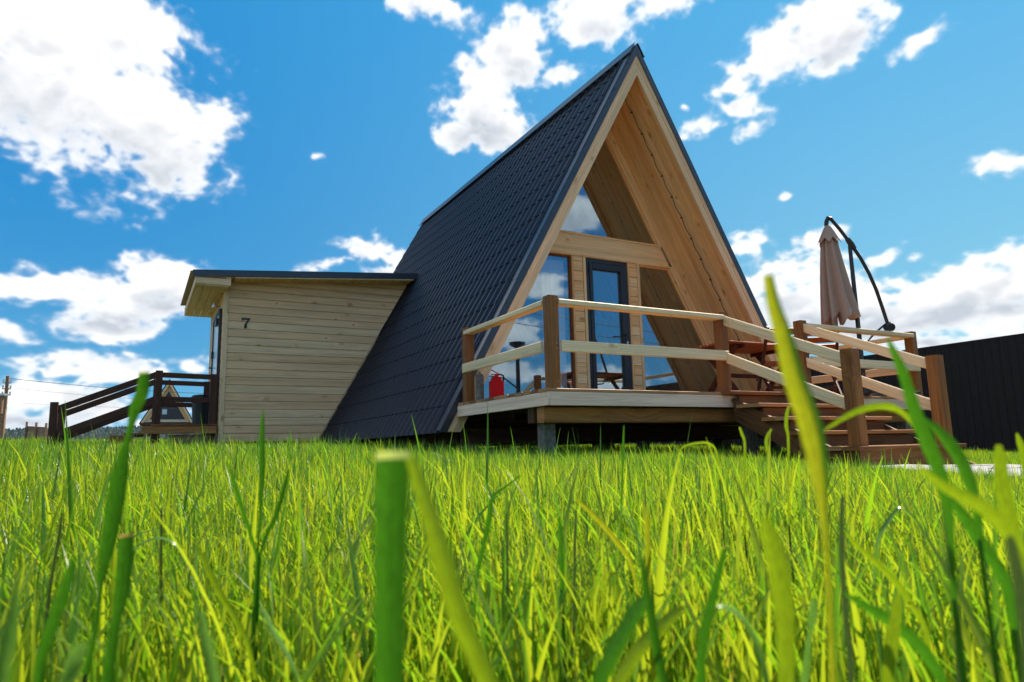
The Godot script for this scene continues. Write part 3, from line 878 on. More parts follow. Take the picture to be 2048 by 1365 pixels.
# ------------------------------------------------------------------ deck, stairs and what stands on them
func build_deck() -> void:
	var d := thing("deck", "brown wooden deck with pale rails along the front of the A-frame cabin", "deck")
	for k in 20:
		var z := 1.872 - 0.0705 - 0.141 * k
		var j := rng.randf_range(-0.008, 0.008)
		board("deck_board", d, [mats.deck_wood, mats.stain_b, mats.deck_wood][k % 3], Vector3((-2.752 if z > 0.02 else -2.58) + j, -0.015, z), Vector3((2.70 if z > 0.02 else 2.58) + j, -0.015, z), 0.136, 0.030, Vector3.UP, 0.004)
	board("fascia_board", d, mats.whitewash, Vector3(-2.728, -0.0885, 1.862), Vector3(-0.53, -0.0885, 1.862), 0.024, 0.115, Vector3.UP, 0.003)
	board("fascia_board", d, mats.whitewash, Vector3(0.86, -0.0885, 1.862), Vector3(2.71, -0.0885, 1.862), 0.024, 0.115, Vector3.UP, 0.003)
	board("fascia_board", d, mats.whitewash, Vector3(-2.741, -0.0885, 1.872), Vector3(-2.741, -0.0885, 0.02), 0.024, 0.115, Vector3.UP, 0.003)
	board("fascia_board", d, mats.whitewash, Vector3(2.722, -0.0885, 1.872), Vector3(2.722, -0.0885, -0.9), 0.024, 0.115, Vector3.UP, 0.003)
	board("front_beam", d, mats.beam_wood, Vector3(-2.70, -0.216, 1.66), Vector3(2.65, -0.216, 1.66), 0.12, 0.138, Vector3.UP, 0.012)
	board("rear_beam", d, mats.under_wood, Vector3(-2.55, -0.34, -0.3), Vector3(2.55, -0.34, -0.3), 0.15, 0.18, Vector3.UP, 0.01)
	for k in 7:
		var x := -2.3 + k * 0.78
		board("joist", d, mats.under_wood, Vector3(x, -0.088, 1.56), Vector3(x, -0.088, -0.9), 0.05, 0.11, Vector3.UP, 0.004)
	for p in [[-2.56, 1.52], [-0.2, 1.66], [2.45, 1.66], [-2.45, -0.3], [0.0, -0.3], [2.45, -0.3]]:
		var g := ground(p[0], p[1])
		var top := -0.287 if p[1] > 0 else -0.43
		var s := 0.12
		box("pile", d, mats.concrete, Vector3(p[0], (top + g - 0.2) / 2, p[1]), Vector3(s, top - g + 0.2, s))
	box("short_post", d, mats.under_wood, Vector3(-2.66, -0.20, 1.50), Vector3(0.10, 0.16, 0.10))
	for p in [[-2.65, 1.80], [-2.655, 0.10], [-0.64, 1.80], [0.551, 1.80], [2.547, 1.80], [2.547, 0.10]]:
		box("rail_post", d, [mats.stain, mats.stain_b][rng.randi() % 2], Vector3(p[0], 0.405, p[1]), Vector3(0.102, 0.81, 0.102), 0.006)
	for p in [[-2.65, 1.852], [-0.64, 1.852], [0.551, 1.852], [2.547, 1.852]]:
		for y in [0.345, 0.39, 0.06]:
			tube("screw", d, mats.steel, [Vector3(p[0] + 0.02, y, p[1] - 0.002), Vector3(p[0] + 0.02, y, p[1] + 0.003)], [0.005, 0.004], 6)
	# rails: a flat one on top, an upright one at half height
	board("top_rail", d, mats.rail_wood, Vector3(-2.597, 0.757, 1.815), Vector3(-0.64, 0.757, 1.815), 0.10, 0.05, Vector3.UP, 0.008)
	board("mid_rail", d, mats.rail_wood, Vector3(-2.597, 0.366, 1.864), Vector3(-0.625, 0.366, 1.864), 0.026, 0.10, Vector3.UP, 0.008)
	board("top_rail", d, mats.rail_wood, Vector3(0.604, 0.757, 1.815), Vector3(2.53, 0.757, 1.815), 0.10, 0.05, Vector3.UP, 0.008)
	board("mid_rail", d, mats.rail_wood, Vector3(0.604, 0.366, 1.864), Vector3(2.56, 0.366, 1.864), 0.026, 0.10, Vector3.UP, 0.008)
	board("top_rail", d, mats.rail_wood, Vector3(-2.66, 0.757, 1.747), Vector3(-2.66, 0.757, 0.10), 0.10, 0.05, Vector3.UP, 0.008)
	board("mid_rail", d, mats.rail_wood, Vector3(-2.716, 0.366, 1.747), Vector3(-2.716, 0.366, 0.10), 0.026, 0.10, Vector3.UP, 0.008)
	board("top_rail", d, mats.rail_wood, Vector3(2.55, 0.757, 1.747), Vector3(2.55, 0.757, 0.15), 0.10, 0.05, Vector3.UP, 0.008)
	board("mid_rail", d, mats.rail_wood, Vector3(2.612, 0.366, 1.747), Vector3(2.612, 0.366, 0.10), 0.026, 0.10, Vector3.UP, 0.008)
	# stairs
	var st := thing("deck_stairs", "wooden stairs with pale sloping handrails at the front of the deck", "stairs")
	var xa := -0.70
	var xb := 0.82
	for k in 5:
		var y := -0.138 * k
		var zt := 1.99 + 0.285 * k if k < 4 else 3.30
		var l := xa - (0.05 if k == 0 else 0.0) if k < 4 else -0.80
		var r := xb if k < 4 else 0.69
		for j in 2:
			var jit := rng.randf_range(-0.015, 0.015)
			board("tread_board", st, [mats.deck_wood, mats.stain_b, mats.beam_wood][rng.randi() % 3], Vector3(l + jit, y - 0.010 + 0.003 * j, zt - 0.072 - 0.146 * j), Vector3(r + jit * 0.6, y - 0.010 + 0.003 * j, zt - 0.072 - 0.146 * j), 0.141, 0.034, Vector3.UP, 0.004)
		if k > 0:
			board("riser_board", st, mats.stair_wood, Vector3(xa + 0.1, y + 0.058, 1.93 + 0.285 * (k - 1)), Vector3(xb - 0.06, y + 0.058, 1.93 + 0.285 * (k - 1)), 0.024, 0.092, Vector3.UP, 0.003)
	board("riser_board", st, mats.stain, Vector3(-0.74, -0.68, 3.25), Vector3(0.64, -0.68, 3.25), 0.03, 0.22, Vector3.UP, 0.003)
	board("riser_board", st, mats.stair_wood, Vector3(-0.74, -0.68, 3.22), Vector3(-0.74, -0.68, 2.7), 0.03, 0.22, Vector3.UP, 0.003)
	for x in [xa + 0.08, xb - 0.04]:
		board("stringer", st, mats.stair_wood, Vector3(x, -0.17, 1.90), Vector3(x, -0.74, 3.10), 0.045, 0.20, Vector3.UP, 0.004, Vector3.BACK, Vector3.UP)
	for x in [-0.64, 0.551]:
		box("newel_post", st, mats.stain, Vector3(x, -0.157, 3.19), Vector3(0.108, 0.805, 0.108), 0.006)
		board("handrail", st, mats.rail_wood, Vector3(x, 0.722, 1.853), Vector3(x, 0.175, 3.136), 0.028, 0.095, Vector3.UP, 0.008, Vector3.BACK, Vector3.BACK)
		board("handrail", st, mats.rail_wood, Vector3(x, 0.346, 1.853), Vector3(x, -0.205, 3.136), 0.028, 0.100, Vector3.UP, 0.008, Vector3.BACK, Vector3.BACK)

func build_umbrella() -> void:
	var o := thing("parasol", "folded beige cantilever parasol on a black curved arm behind the deck rail", "parasol")
	var dp := 8.25
	var foot := at(1700, 492, dp)
	tube("pole", o, mats.black_metal, [Vector3(foot.x, 0.0, foot.z), Vector3(foot.x, foot.y * 0.55, foot.z), foot], [0.026, 0.026, 0.022], 12)
	tube("pole_joint", o, mats.black_metal, [Vector3(foot.x, foot.y * 0.55 - 0.03, foot.z), Vector3(foot.x, foot.y * 0.55 + 0.03, foot.z)], [0.030, 0.030], 12)
	var raw := [at(1661, 437, dp), at(1680, 459, dp), at(1702, 488, dp), at(1722, 517, dp), at(1739, 548, dp), at(1753, 580, dp), at(1765, 615, dp), at(1777, 652, dp)]
	var rr := []
	for k in raw.size():
		rr.append(0.021)
	tube("arm", o, mats.black_metal, raw, rr, 10)
	tube("slide_joint", o, mats.black_metal, [at(1695, 478, dp), at(1703, 489, dp), at(1709, 498, dp)], [0.030, 0.036, 0.030], 10)
	var hk := MB.new()
	add_tube(hk, [at(1653, 452, dp), at(1653.5, 443, dp), at(1656, 437, dp), at(1663, 438, dp)], [0.024, 0.026, 0.030, 0.026], 10)
	commit("hook_joint", hk, mats.black_metal, o)
	var cr := MB.new()
	var c := at(1779, 655, dp - 0.02)
	add_tube(cr, [c - fwd * 0.05, c + fwd * 0.05], [0.048, 0.048], 14)
	add_tube(cr, [at(1775, 646, dp), at(1779, 655, dp)], [0.036, 0.036], 10)
	commit("crank_housing", cr, mats.black_metal, o)
	tube("crank_strut", o, mats.black_metal, [at(1771, 649, dp), at(1752, 665, dp), at(1735, 683, dp), Vector3(foot.x, at(1722, 688, dp).y, foot.z)], [0.012, 0.012, 0.013, 0.016], 8)
	var bs := MB.new()
	for a in 2:
		var v := Vector3(0.5, 0, 0.5) if a == 0 else Vector3(0.5, 0, -0.5)
		add_board(bs, Vector3(foot.x, 0.025 + 0.003 * a, foot.z) - v * 0.8, Vector3(foot.x, 0.025 + 0.003 * a, foot.z) + v * 0.8, 0.06, 0.04, Vector3.UP, 0.004)
	commit("cross_base", bs, mats.black_metal, o)
	# the cloth, folded round its middle
	var top := at(1655, 451, dp)
	var bot := at(1663, 640, dp)
	bot.x = top.x + 0.02
	bot.z = top.z
	var m := MB.new()
	var nr := 120
	var rows := 30
	for j in rows + 1:
		var f := float(j) / rows
		for k in nr + 1:
			var a := TAU * k / nr
			var folds := 0.5 + 0.5 * sin(a * 7.0 + 1.2 * sin(a * 2.0) + f * 0.7)
			folds = pow(folds, 0.8)
			var r := lerpf(0.085, 0.19, pow(f, 0.75)) * (0.62 + 0.55 * folds * (0.5 + 0.5 * f)) + 0.012 * sin(a * 3.0 + 0.6)
			if f < 0.12:
				r *= 0.5 + 0.5 * f / 0.12
			var lean := 0.045 * f * f
			var drop := f * (1.0 + (0.06 * sin(a * 7.0 + 1.2 * sin(a * 2.0)) - 0.05 * cos(a - 0.6) + 0.02 * sin(a * 17.0)) * pow(f, 6.0))
			m.vert(Vector3(top.x + cos(a) * r + lean * cos(YAW), lerpf(top.y - 0.10, bot.y, drop), top.z + sin(a) * r + lean * sin(YAW)), Vector3.UP, Vector2(a * 0.12, f))
	grid_index(m, 0, rows, nr)
	# hem turned in
	var s := m.v.size()
	for j in 4:
		for k in nr + 1:
			var e := m.v[rows * (nr + 1) + k]
			var q := j / 3.0
			m.vert(Vector3(lerpf(e.x, top.x + 0.04, q * 0.8), e.y + 0.10 * q * (0.4 + 0.6 * sin(k * 0.4)) - 0.04 * sin(q * PI), lerpf(e.z, top.z, q * 0.8)), Vector3.UP, Vector2(k * 0.006, j * 0.05))
	grid_index(m, s, 3, nr)
	smooth(m)
	commit("canopy", m, mats.umbrella_cloth, o)
	var cap := MB.new()
	for j in 9:
		var f := j / 8.0
		for k in 65:
			var a := TAU * k / 64
			var r := lerpf(0.022, 0.125, pow(f, 0.9)) * (1.0 + 0.10 * f * sin(a * 8.0 + 0.5))
			cap.vert(Vector3(top.x + cos(a) * r, top.y - 0.21 * f - 0.03 * f * sin(a * 8.0 + 0.5), top.z + sin(a) * r), Vector3.UP, Vector2(a * 0.1, f * 0.2))
	grid_index(cap, 0, 8, 64)
	smooth(cap)
	commit("canopy_cap", cap, mats.umbrella_cloth, o)

func grid_index(m: MB, s: int, rows: int, cols: int) -> void:
	for j in rows:
		for k in cols:
			var a := s + j * (cols + 1) + k
			var b := a + cols + 1
			m.i.append_array([a, a + 1, b, a + 1, b + 1, b])

func smooth(m: MB) -> void:
	for k in m.n.size():
		m.n[k] = Vector3.ZERO
	for k in range(0, m.i.size(), 3):
		var a := m.v[m.i[k]]
		var nn := (m.v[m.i[k + 2]] - a).cross(m.v[m.i[k + 1]] - a)
		for j in 3:
			m.n[m.i[k + j]] += nn
	for k in m.n.size():
		m.n[k] = m.n[k].normalized()

func folding_chair(label: String, at_: Vector3, turn: float) -> void:   # sits facing its own +z
	var o := thing("garden_chair", label, "chair", "folding wooden garden chairs on the deck")
	o.position = at_
	o.rotation.y = turn
	for s in [-1.0, 1.0]:
		var x: float = 0.235 * s
		board("back_leg", o, mats.table_dark, Vector3(x, 0.02, 0.22), Vector3(x, 0.84, -0.24), 0.024, 0.05, Vector3.BACK, 0.004)
		board("front_leg", o, mats.table_dark, Vector3(x - 0.03 * s, 0.02, -0.22), Vector3(x - 0.03 * s, 0.43, 0.22), 0.024, 0.05, Vector3.BACK, 0.004)
	for k in 5:
		board("seat_slat", o, mats.table_wood, Vector3(-0.23, 0.43, -0.16 + 0.085 * k), Vector3(0.23, 0.43, -0.16 + 0.085 * k), 0.072, 0.02, Vector3.UP, 0.004)
	for k in 3:
		board("back_slat", o, mats.table_wood, Vector3(-0.25, 0.62 + 0.085 * k, -0.105 - 0.048 * k), Vector3(0.25, 0.62 + 0.085 * k, -0.105 - 0.048 * k), 0.02, 0.075, Vector3(0, 0.85, -0.5), 0.004)
	board("stretcher", o, mats.table_dark, Vector3(-0.2, 0.14, -0.09), Vector3(0.2, 0.14, -0.09), 0.03, 0.03, Vector3.UP, 0.004)

func build_table() -> void:
	var o := thing("garden_table", "reddish brown slatted garden table with crossed dark legs on the deck", "table")
	o.position = Vector3(1.02, 0, 0.62)
	o.rotation.y = 0.0
	for k in 6:
		board("table_slat", o, mats.table_wood, Vector3(-0.68, 0.70, -0.30 + 0.12 * k), Vector3(0.68, 0.70, -0.30 + 0.12 * k), 0.113, 0.024, Vector3.UP, 0.005)
	for s in [-1.0, 1.0]:
		var x: float = 0.50 * s
		board("leg", o, mats.table_dark, Vector3(x, 0.02, -0.30), Vector3(x, 0.685, 0.28), 0.03, 0.07, Vector3.BACK, 0.004)
		board("leg", o, mats.table_dark, Vector3(x - 0.035 * s, 0.02, 0.30), Vector3(x - 0.035 * s, 0.685, -0.28), 0.03, 0.07, Vector3.BACK, 0.004)
		board("cross_bearer", o, mats.table_dark, Vector3(x - 0.08 * s, 0.665, -0.33), Vector3(x - 0.08 * s, 0.665, 0.33), 0.03, 0.045, Vector3.UP, 0.004)
	board("stretcher", o, mats.table_dark, Vector3(-0.48, 0.34, 0), Vector3(0.48, 0.34, 0), 0.03, 0.05, Vector3.UP, 0.004)

func build_extinguisher() -> void:
	var o := thing("fire_extinguisher", "bright red fire extinguisher in a square red box at the left end of the deck", "fire extinguisher")
	var c := Vector3(-2.50, 0, 0.45)
	o.position = c
	o.rotation.y = -0.35
	o.scale = Vector3(0.95, 0.86, 0.95)
	box("box", o, mats.red, Vector3(0, 0.115, 0), Vector3(0.15, 0.23, 0.15), 0.008)
	var n := MB.new()
	add_tube(n, [Vector3(0, 0.22, 0), Vector3(0, 0.262, 0), Vector3(0, 0.282, 0), Vector3(0, 0.296, 0)], [0.062, 0.060, 0.045, 0.02], 16)
	commit("neck", n, mats.red, o)
	var l := MB.new()
	add_tube(l, [Vector3(0, 0.29, 0), Vector3(0, 0.322, 0)], [0.016, 0.016], 10)
	add_board(l, Vector3(0.035, 0.318, 0), Vector3(-0.055, 0.375, 0), 0.022, 0.010, Vector3.UP, 0.002)
	add_board(l, Vector3(0.03, 0.306, 0), Vector3(-0.06, 0.322, 0), 0.022, 0.010, Vector3.UP, 0.002)
	commit("lever", l, mats.red, o)
	tube("hose", o, mats.black, [Vector3(0.012, 0.308, 0), Vector3(0.05, 0.318, 0), Vector3(0.08, 0.300, 0), Vector3(0.082, 0.26, 0), Vector3(0.075, 0.235, 0)], [0.009, 0.010, 0.010, 0.010, 0.010], 8)
	var g := thing("grey_can", "small grey metal can with a spout beside the red fire extinguisher", "can")
	g.position = Vector3(-2.62, 0, 0.30)
	var b := MB.new()
	add_tube(b, [Vector3(0, 0, 0), Vector3(0, 0.27, 0), Vector3(0, 0.29, 0)], [0.045, 0.045, 0.03], 14)
	commit("body", b, mats.concrete, g)
	tube("spout", g, mats.concrete, [Vector3(0, 0.28, 0), Vector3(0, 0.315, 0)], [0.014, 0.012], 10)

func build_string_lights() -> void:
	var o := thing("string_lights", "thin dark string of small bulbs along the underside of the right roof slope", "string lights")
	var pts := []
	var rr := []
	for k in 91:
		var s := 0.42 + 5.0 * k / 90.0
		var sag := absf(sin(k * PI / 6.0)) * 0.018
		pts.append(slope(1.0, s, -0.156 - sag, -0.43 + 0.008 * sin(k * 1.1)))
		rr.append(0.0042)
	tube("wire", o, mats.black, pts, rr, 5)
	for k in range(0, 91, 6):
		var m := MB.new()
		var p: Vector3 = pts[k]
		var d := Vector3(-DY, -DX, 0)
		add_tube(m, [p, p + d * 0.014, p + d * 0.024, p + d * 0.034, p + d * 0.038], [0.007, 0.010, 0.013, 0.009, 0.003], 8)
		commit("bulb", m, mats.black, o)

# ------------------------------------------------------------------ porch by the annex
func build_porch() -> void:
	var o := thing("entrance_porch", "dark brown wooden porch with sloping handrails by the entrance of the annex", "porch")
	var z0 := -5.76
	var z1 := -7.02
	for p in [[-6.885, 0.377, z0], [-5.487, 0.907, z0], [-4.662, 0.872, z0], [-6.885, 0.377, z1], [-5.487, 0.900, z1], [-4.662, 0.868, z1]]:
		var g := ground(p[0], p[2]) - 0.1
		box("post", o, mats.dark_stain, Vector3(p[0], (p[1] + g) / 2, p[2]), Vector3(0.105, p[1] - g, 0.105), 0.006)
	for z in [z0, z1]:
		board("rail", o, mats.dark_stain, Vector3(-5.434, 0.84, z), Vector3(-4.715, 0.825, z), 0.03, 0.085, Vector3.UP, 0.006)
		board("rail", o, mats.dark_stain, Vector3(-5.434, 0.445, z), Vector3(-4.715, 0.435, z), 0.03, 0.085, Vector3.UP, 0.006)
		board("handrail", o, mats.dark_stain, Vector3(-6.832, 0.275, z), Vector3(-5.54, 0.835, z), 0.03, 0.10, Vector3.UP, 0.006, Vector3.RIGHT, Vector3.RIGHT)
		board("handrail", o, mats.dark_stain, Vector3(-6.832, -0.120, z), Vector3(-5.54, 0.430, z), 0.03, 0.11, Vector3.UP, 0.006, Vector3.RIGHT, Vector3.RIGHT)
	for k in 9:
		board("floor_board", o, mats.stain_b, Vector3(-5.56, 0.018, z0 + 0.05 - 0.145 * k), Vector3(-4.60, 0.018, z0 + 0.05 - 0.145 * k), 0.14, 0.03, Vector3.UP, 0.004)
	board("front_beam", o, mats.beam_wood, Vector3(-5.70, -0.062, z0 + 0.105), Vector3(-4.60, -0.062, z0 + 0.105), 0.03, 0.118, Vector3.UP, 0.004)
	board("side_beam", o, mats.beam_wood, Vector3(-5.575, -0.062, z0 + 0.08), Vector3(-5.575, -0.062, z1), 0.03, 0.118, Vector3.UP, 0.004)
	board("skirting_board", o, mats.weathered, Vector3(-5.30, -0.215, z0 + 0.02), Vector3(-4.60, -0.215, z0 + 0.02), 0.03, 0.16, Vector3.UP, 0.004)
	for k in 3:
		for j in 2:
			board("tread_board", o, mats.stain_b, Vector3(-5.72 - 0.3 * k - 0.145 * j, -0.115 - 0.125 * k, z0 - 0.02), Vector3(-5.72 - 0.3 * k - 0.145 * j, -0.115 - 0.125 * k, z1 + 0.02), 0.14, 0.034, Vector3.UP, 0.004)
		board("riser_board", o, mats.stain, Vector3(-5.80 - 0.3 * k, -0.20 - 0.125 * k, z0 + 0.06), Vector3(-6.13 - 0.3 * k, -0.20 - 0.125 * k, z0 + 0.06), 0.03, 0.13, Vector3.UP, 0.003)
	var b := thing("black_bin", "black lidded bin on the dark porch against the annex wall", "bin")
	b.position = Vector3(-4.80, 0.034, -6.32)
	var m := MB.new()
	add_tube(m, [Vector3(0, 0, 0), Vector3(0, 0.05, 0), Vector3(0, 0.48, 0)], [0.125, 0.130, 0.152], 20)
	commit("body", m, mats.black, b)
	var l := MB.new()
	add_tube(l, [Vector3(0, 0.482, 0), Vector3(0, 0.505, 0), Vector3(0.0, 0.525, 0), Vector3(0, 0.54, 0)], [0.160, 0.160, 0.135, 0.04], 20)
	commit("lid", l, mats.black, b)

# ------------------------------------------------------------------ surroundings
func build_ground() -> void:
	var m := MB.new()
	var rs := [0.0]
	var r := 0.15
	while r < 4000.0:
		rs.append(r)
		r *= 1.085 if r < 60.0 else 1.3
	var na := 180
	for k in rs.size():
		for j in na + 1:
			var a := TAU * j / na
			var x: float = EYE.x + cos(a) * rs[k]
			var z: float = EYE.z + sin(a) * rs[k]
			var far: float = clampf((rs[k] - 300.0) / 2000.0, 0.0, 1.0)
			m.vert(Vector3(x, ground(x, z) - 12.0 * far, z), Vector3.UP, Vector2(x, z))
	grid_index(m, 0, rs.size() - 1, na)
	smooth(m)
	for k in m.n.size():
		if m.n[k].y < 0:
			m.n[k] = -m.n[k]
	structure(commit("ground", m, mats.soil, self))

func build_path() -> void:
	var o := Node3D.new()
	put(o, "path", self)
	structure(o)
	var mids := [Vector3(0.02, 0, 3.32), Vector3(-0.45, 0, 4.5), Vector3(-1.45, 0, 6.2), Vector3(-2.7, 0, 8.4), Vector3(-4.2, 0, 11.0)]
	for k in mids.size() - 1:
		var dir: Vector3 = (mids[k + 1] - mids[k]).normalized()
		var across := dir.cross(Vector3.UP)
		var n := int(mids[k].distance_to(mids[k + 1]) / 0.42)
		for a in n:
			for b in 3:
				var c: Vector3 = mids[k].lerp(mids[k + 1], (a + 0.5) / n) + across * (b - 1) * 0.47
				var step: Vector3 = dir * (mids[k].distance_to(mids[k + 1]) / n * 0.5 - 0.006)
				var m := MB.new()
				var p := c - step
				var q := c + step
				p.y = ground(p.x, p.z) + 0.022 + rng.randf_range(-0.003, 0.003)
				q.y = ground(q.x, q.z) + 0.022 + rng.randf_range(-0.003, 0.003)
				add_board(m, p, q, 0.455, 0.05, Vector3.UP, 0.006)
				commit("paving_slab", m, mats.paving, o)

func off_path(x: float, z: float) -> float:      # distance from the middle of the path
	var best := 1e9
	var mids := [Vector2(0.02, 3.32), Vector2(-0.45, 4.5), Vector2(-1.45, 6.2), Vector2(-2.7, 8.4), Vector2(-4.2, 11.0)]
	for k in mids.size() - 1:
		best = minf(best, Geometry2D.get_closest_point_to_segment(Vector2(x, z), mids[k], mids[k + 1]).distance_to(Vector2(x, z)))
	return best

func build_fence() -> void:
	var o := thing("metal_fence", "long tall fence of dark ribbed metal sheets on the right of the deck", "fence")
	var x := 7.79
	var z := 9.0
	while z > -34.0:
		var m := MB.new()
		var cols := 48
		var w := 1.15
		for e in 2:
			for c in cols + 1:
				var q := float(c) / cols * 8.0
				var f := q - floorf(q)
				var rib := clampf((0.5 - absf(f - 0.5)) * 8.0 - 1.2, 0.0, 1.0)
				var zz := z - w * c / cols
				var y := 1.28 if e == 0 else ground(x, zz) + 0.03
				var slope_ := 0.0
				if rib > 0.0 and rib < 1.0:
					slope_ = 1.0 if f < 0.5 else -1.0
				m.vert(Vector3(x - 0.028 * rib, y, zz), Vector3(-1, 0, 0.7 * slope_).normalized(), Vector2(c, e))
		grid_index(m, 0, 1, cols)
		commit("fence_sheet", m, mats.fence_metal, o)
		z -= w
	board("cap_strip", o, mats.fence_metal, Vector3(x, 1.285, 9.0), Vector3(x, 1.285, -34.0), 0.05, 0.02, Vector3.UP, 0.003)
	for y in [-0.2, 0.9]:
		board("fence_rail", o, mats.fence_metal, Vector3(x + 0.04, y, 9.0), Vector3(x + 0.04, y, -34.0), 0.03, 0.05, Vector3.UP, 0.002)

func wattle_fence(label: String, a: Vector3, b: Vector3, height: float) -> void:
	var o := thing("board_fence", label, "fence", "weathered board fences far off on the left")
	var n := int(height / 0.14)
	var dir := (b - a).normalized()
	for k in n:
		var y := 0.1 + 0.145 * k
		var sg := rng.randf_range(-0.01, 0.01)
		board("fence_board", o, mats.weathered, a + Vector3(0, y + sg, 0), b + Vector3(0, y - sg, 0), 0.022, 0.132, Vector3.UP, 0.004)
	var cnt := maxi(2, int(a.distance_to(b) / 0.9) + 1)
	for k in cnt:
		var p := a.lerp(b, float(k) / (cnt - 1))
		board("fence_post", o, mats.weathered, p + Vector3(0, -0.4, 0) + dir.cross(Vector3.UP) * 0.05, p + Vector3(0, height + 0.12, 0) + dir.cross(Vector3.UP) * 0.05, 0.07, 0.07, dir, 0.004)

func build_far_cabin() -> void:
	var o := thing("distant_cabin", "small distant A-frame cabin seen through the dark porch rails on the left", "cabin")
	var apex := at(339, 758, 66.0)
	var k := 0.815
	o.position = apex - Vector3(0, RIDGE * k, 0)
	o.rotation.y = -0.03
	o.scale = Vector3(k, k, k)
	for side in [-1.0, 1.0]:
		var nrm := Vector3(side * DY, DX, 0)
		slab("roof", o, mats.roof_metal, [slope(side, 0, 0, 0.0), slope(side, 6.0, 0, 0.0), slope(side, 6.0, -0.13, 0.0), slope(side, s_ridge(-0.13), -0.13, 0.0)], Vector3(0, 0, -7.0))
		board("barge_board", o, mats.cream_c, slope(side, s_ridge(-0.24), -0.24, 0.02), slope(side, 5.8, -0.24, 0.02), 0.04, 0.22, nrm, 0.004, Vector3.RIGHT, Vector3.UP)
		board("wall_rafter", o, mats.pine, slope(side, s_ridge(-0.52), -0.52, -0.5), slope(side, s_at(0.0, -0.52), -0.52, -0.5), 0.2, 0.34, nrm, 0.004, Vector3.RIGHT, Vector3.UP)
		slab("soffit", o, mats.pine_c, [slope(side, s_ridge(-0.15), -0.15, -0.05), slope(side, 5.8, -0.15, -0.05), slope(side, 5.8, -0.17, -0.05), slope(side, s_ridge(-0.17), -0.17, -0.05)], Vector3(0, 0, -1.0))
	board("sill_beam", o, mats.cream_c, Vector3(-2.6, 0.06, -0.45), Vector3(2.6, 0.06, -0.45), 0.2, 0.24, Vector3.UP, 0.004)
	board("tie_beam", o, mats.pine, Vector3(-1.2, 2.5, -0.5), Vector3(1.2, 2.5, -0.5), 0.1, 0.2, Vector3.UP, 0.004)
	slab("window", o, mats.door_grey, [Vector3(-2.4, 0.05, -0.6), Vector3(2.4, 0.05, -0.6), Vector3(0, 4.2, -0.6)], Vector3(0, 0, -0.05))
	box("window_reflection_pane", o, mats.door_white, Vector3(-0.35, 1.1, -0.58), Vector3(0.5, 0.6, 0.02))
	box("floor", o, mats.under_wood, Vector3(0, -0.3, -3.4), Vector3(5.2, 0.4, 6.6))
	for x in [-2.2, 0.0, 2.2]:
		box("pile", o, mats.concrete, Vector3(x, -2.1, -0.5), Vector3(0.25, 3.2, 0.25))
		box("pile", o, mats.concrete, Vector3(x, -2.1, -6.0), Vector3(0.25, 3.2, 0.25))

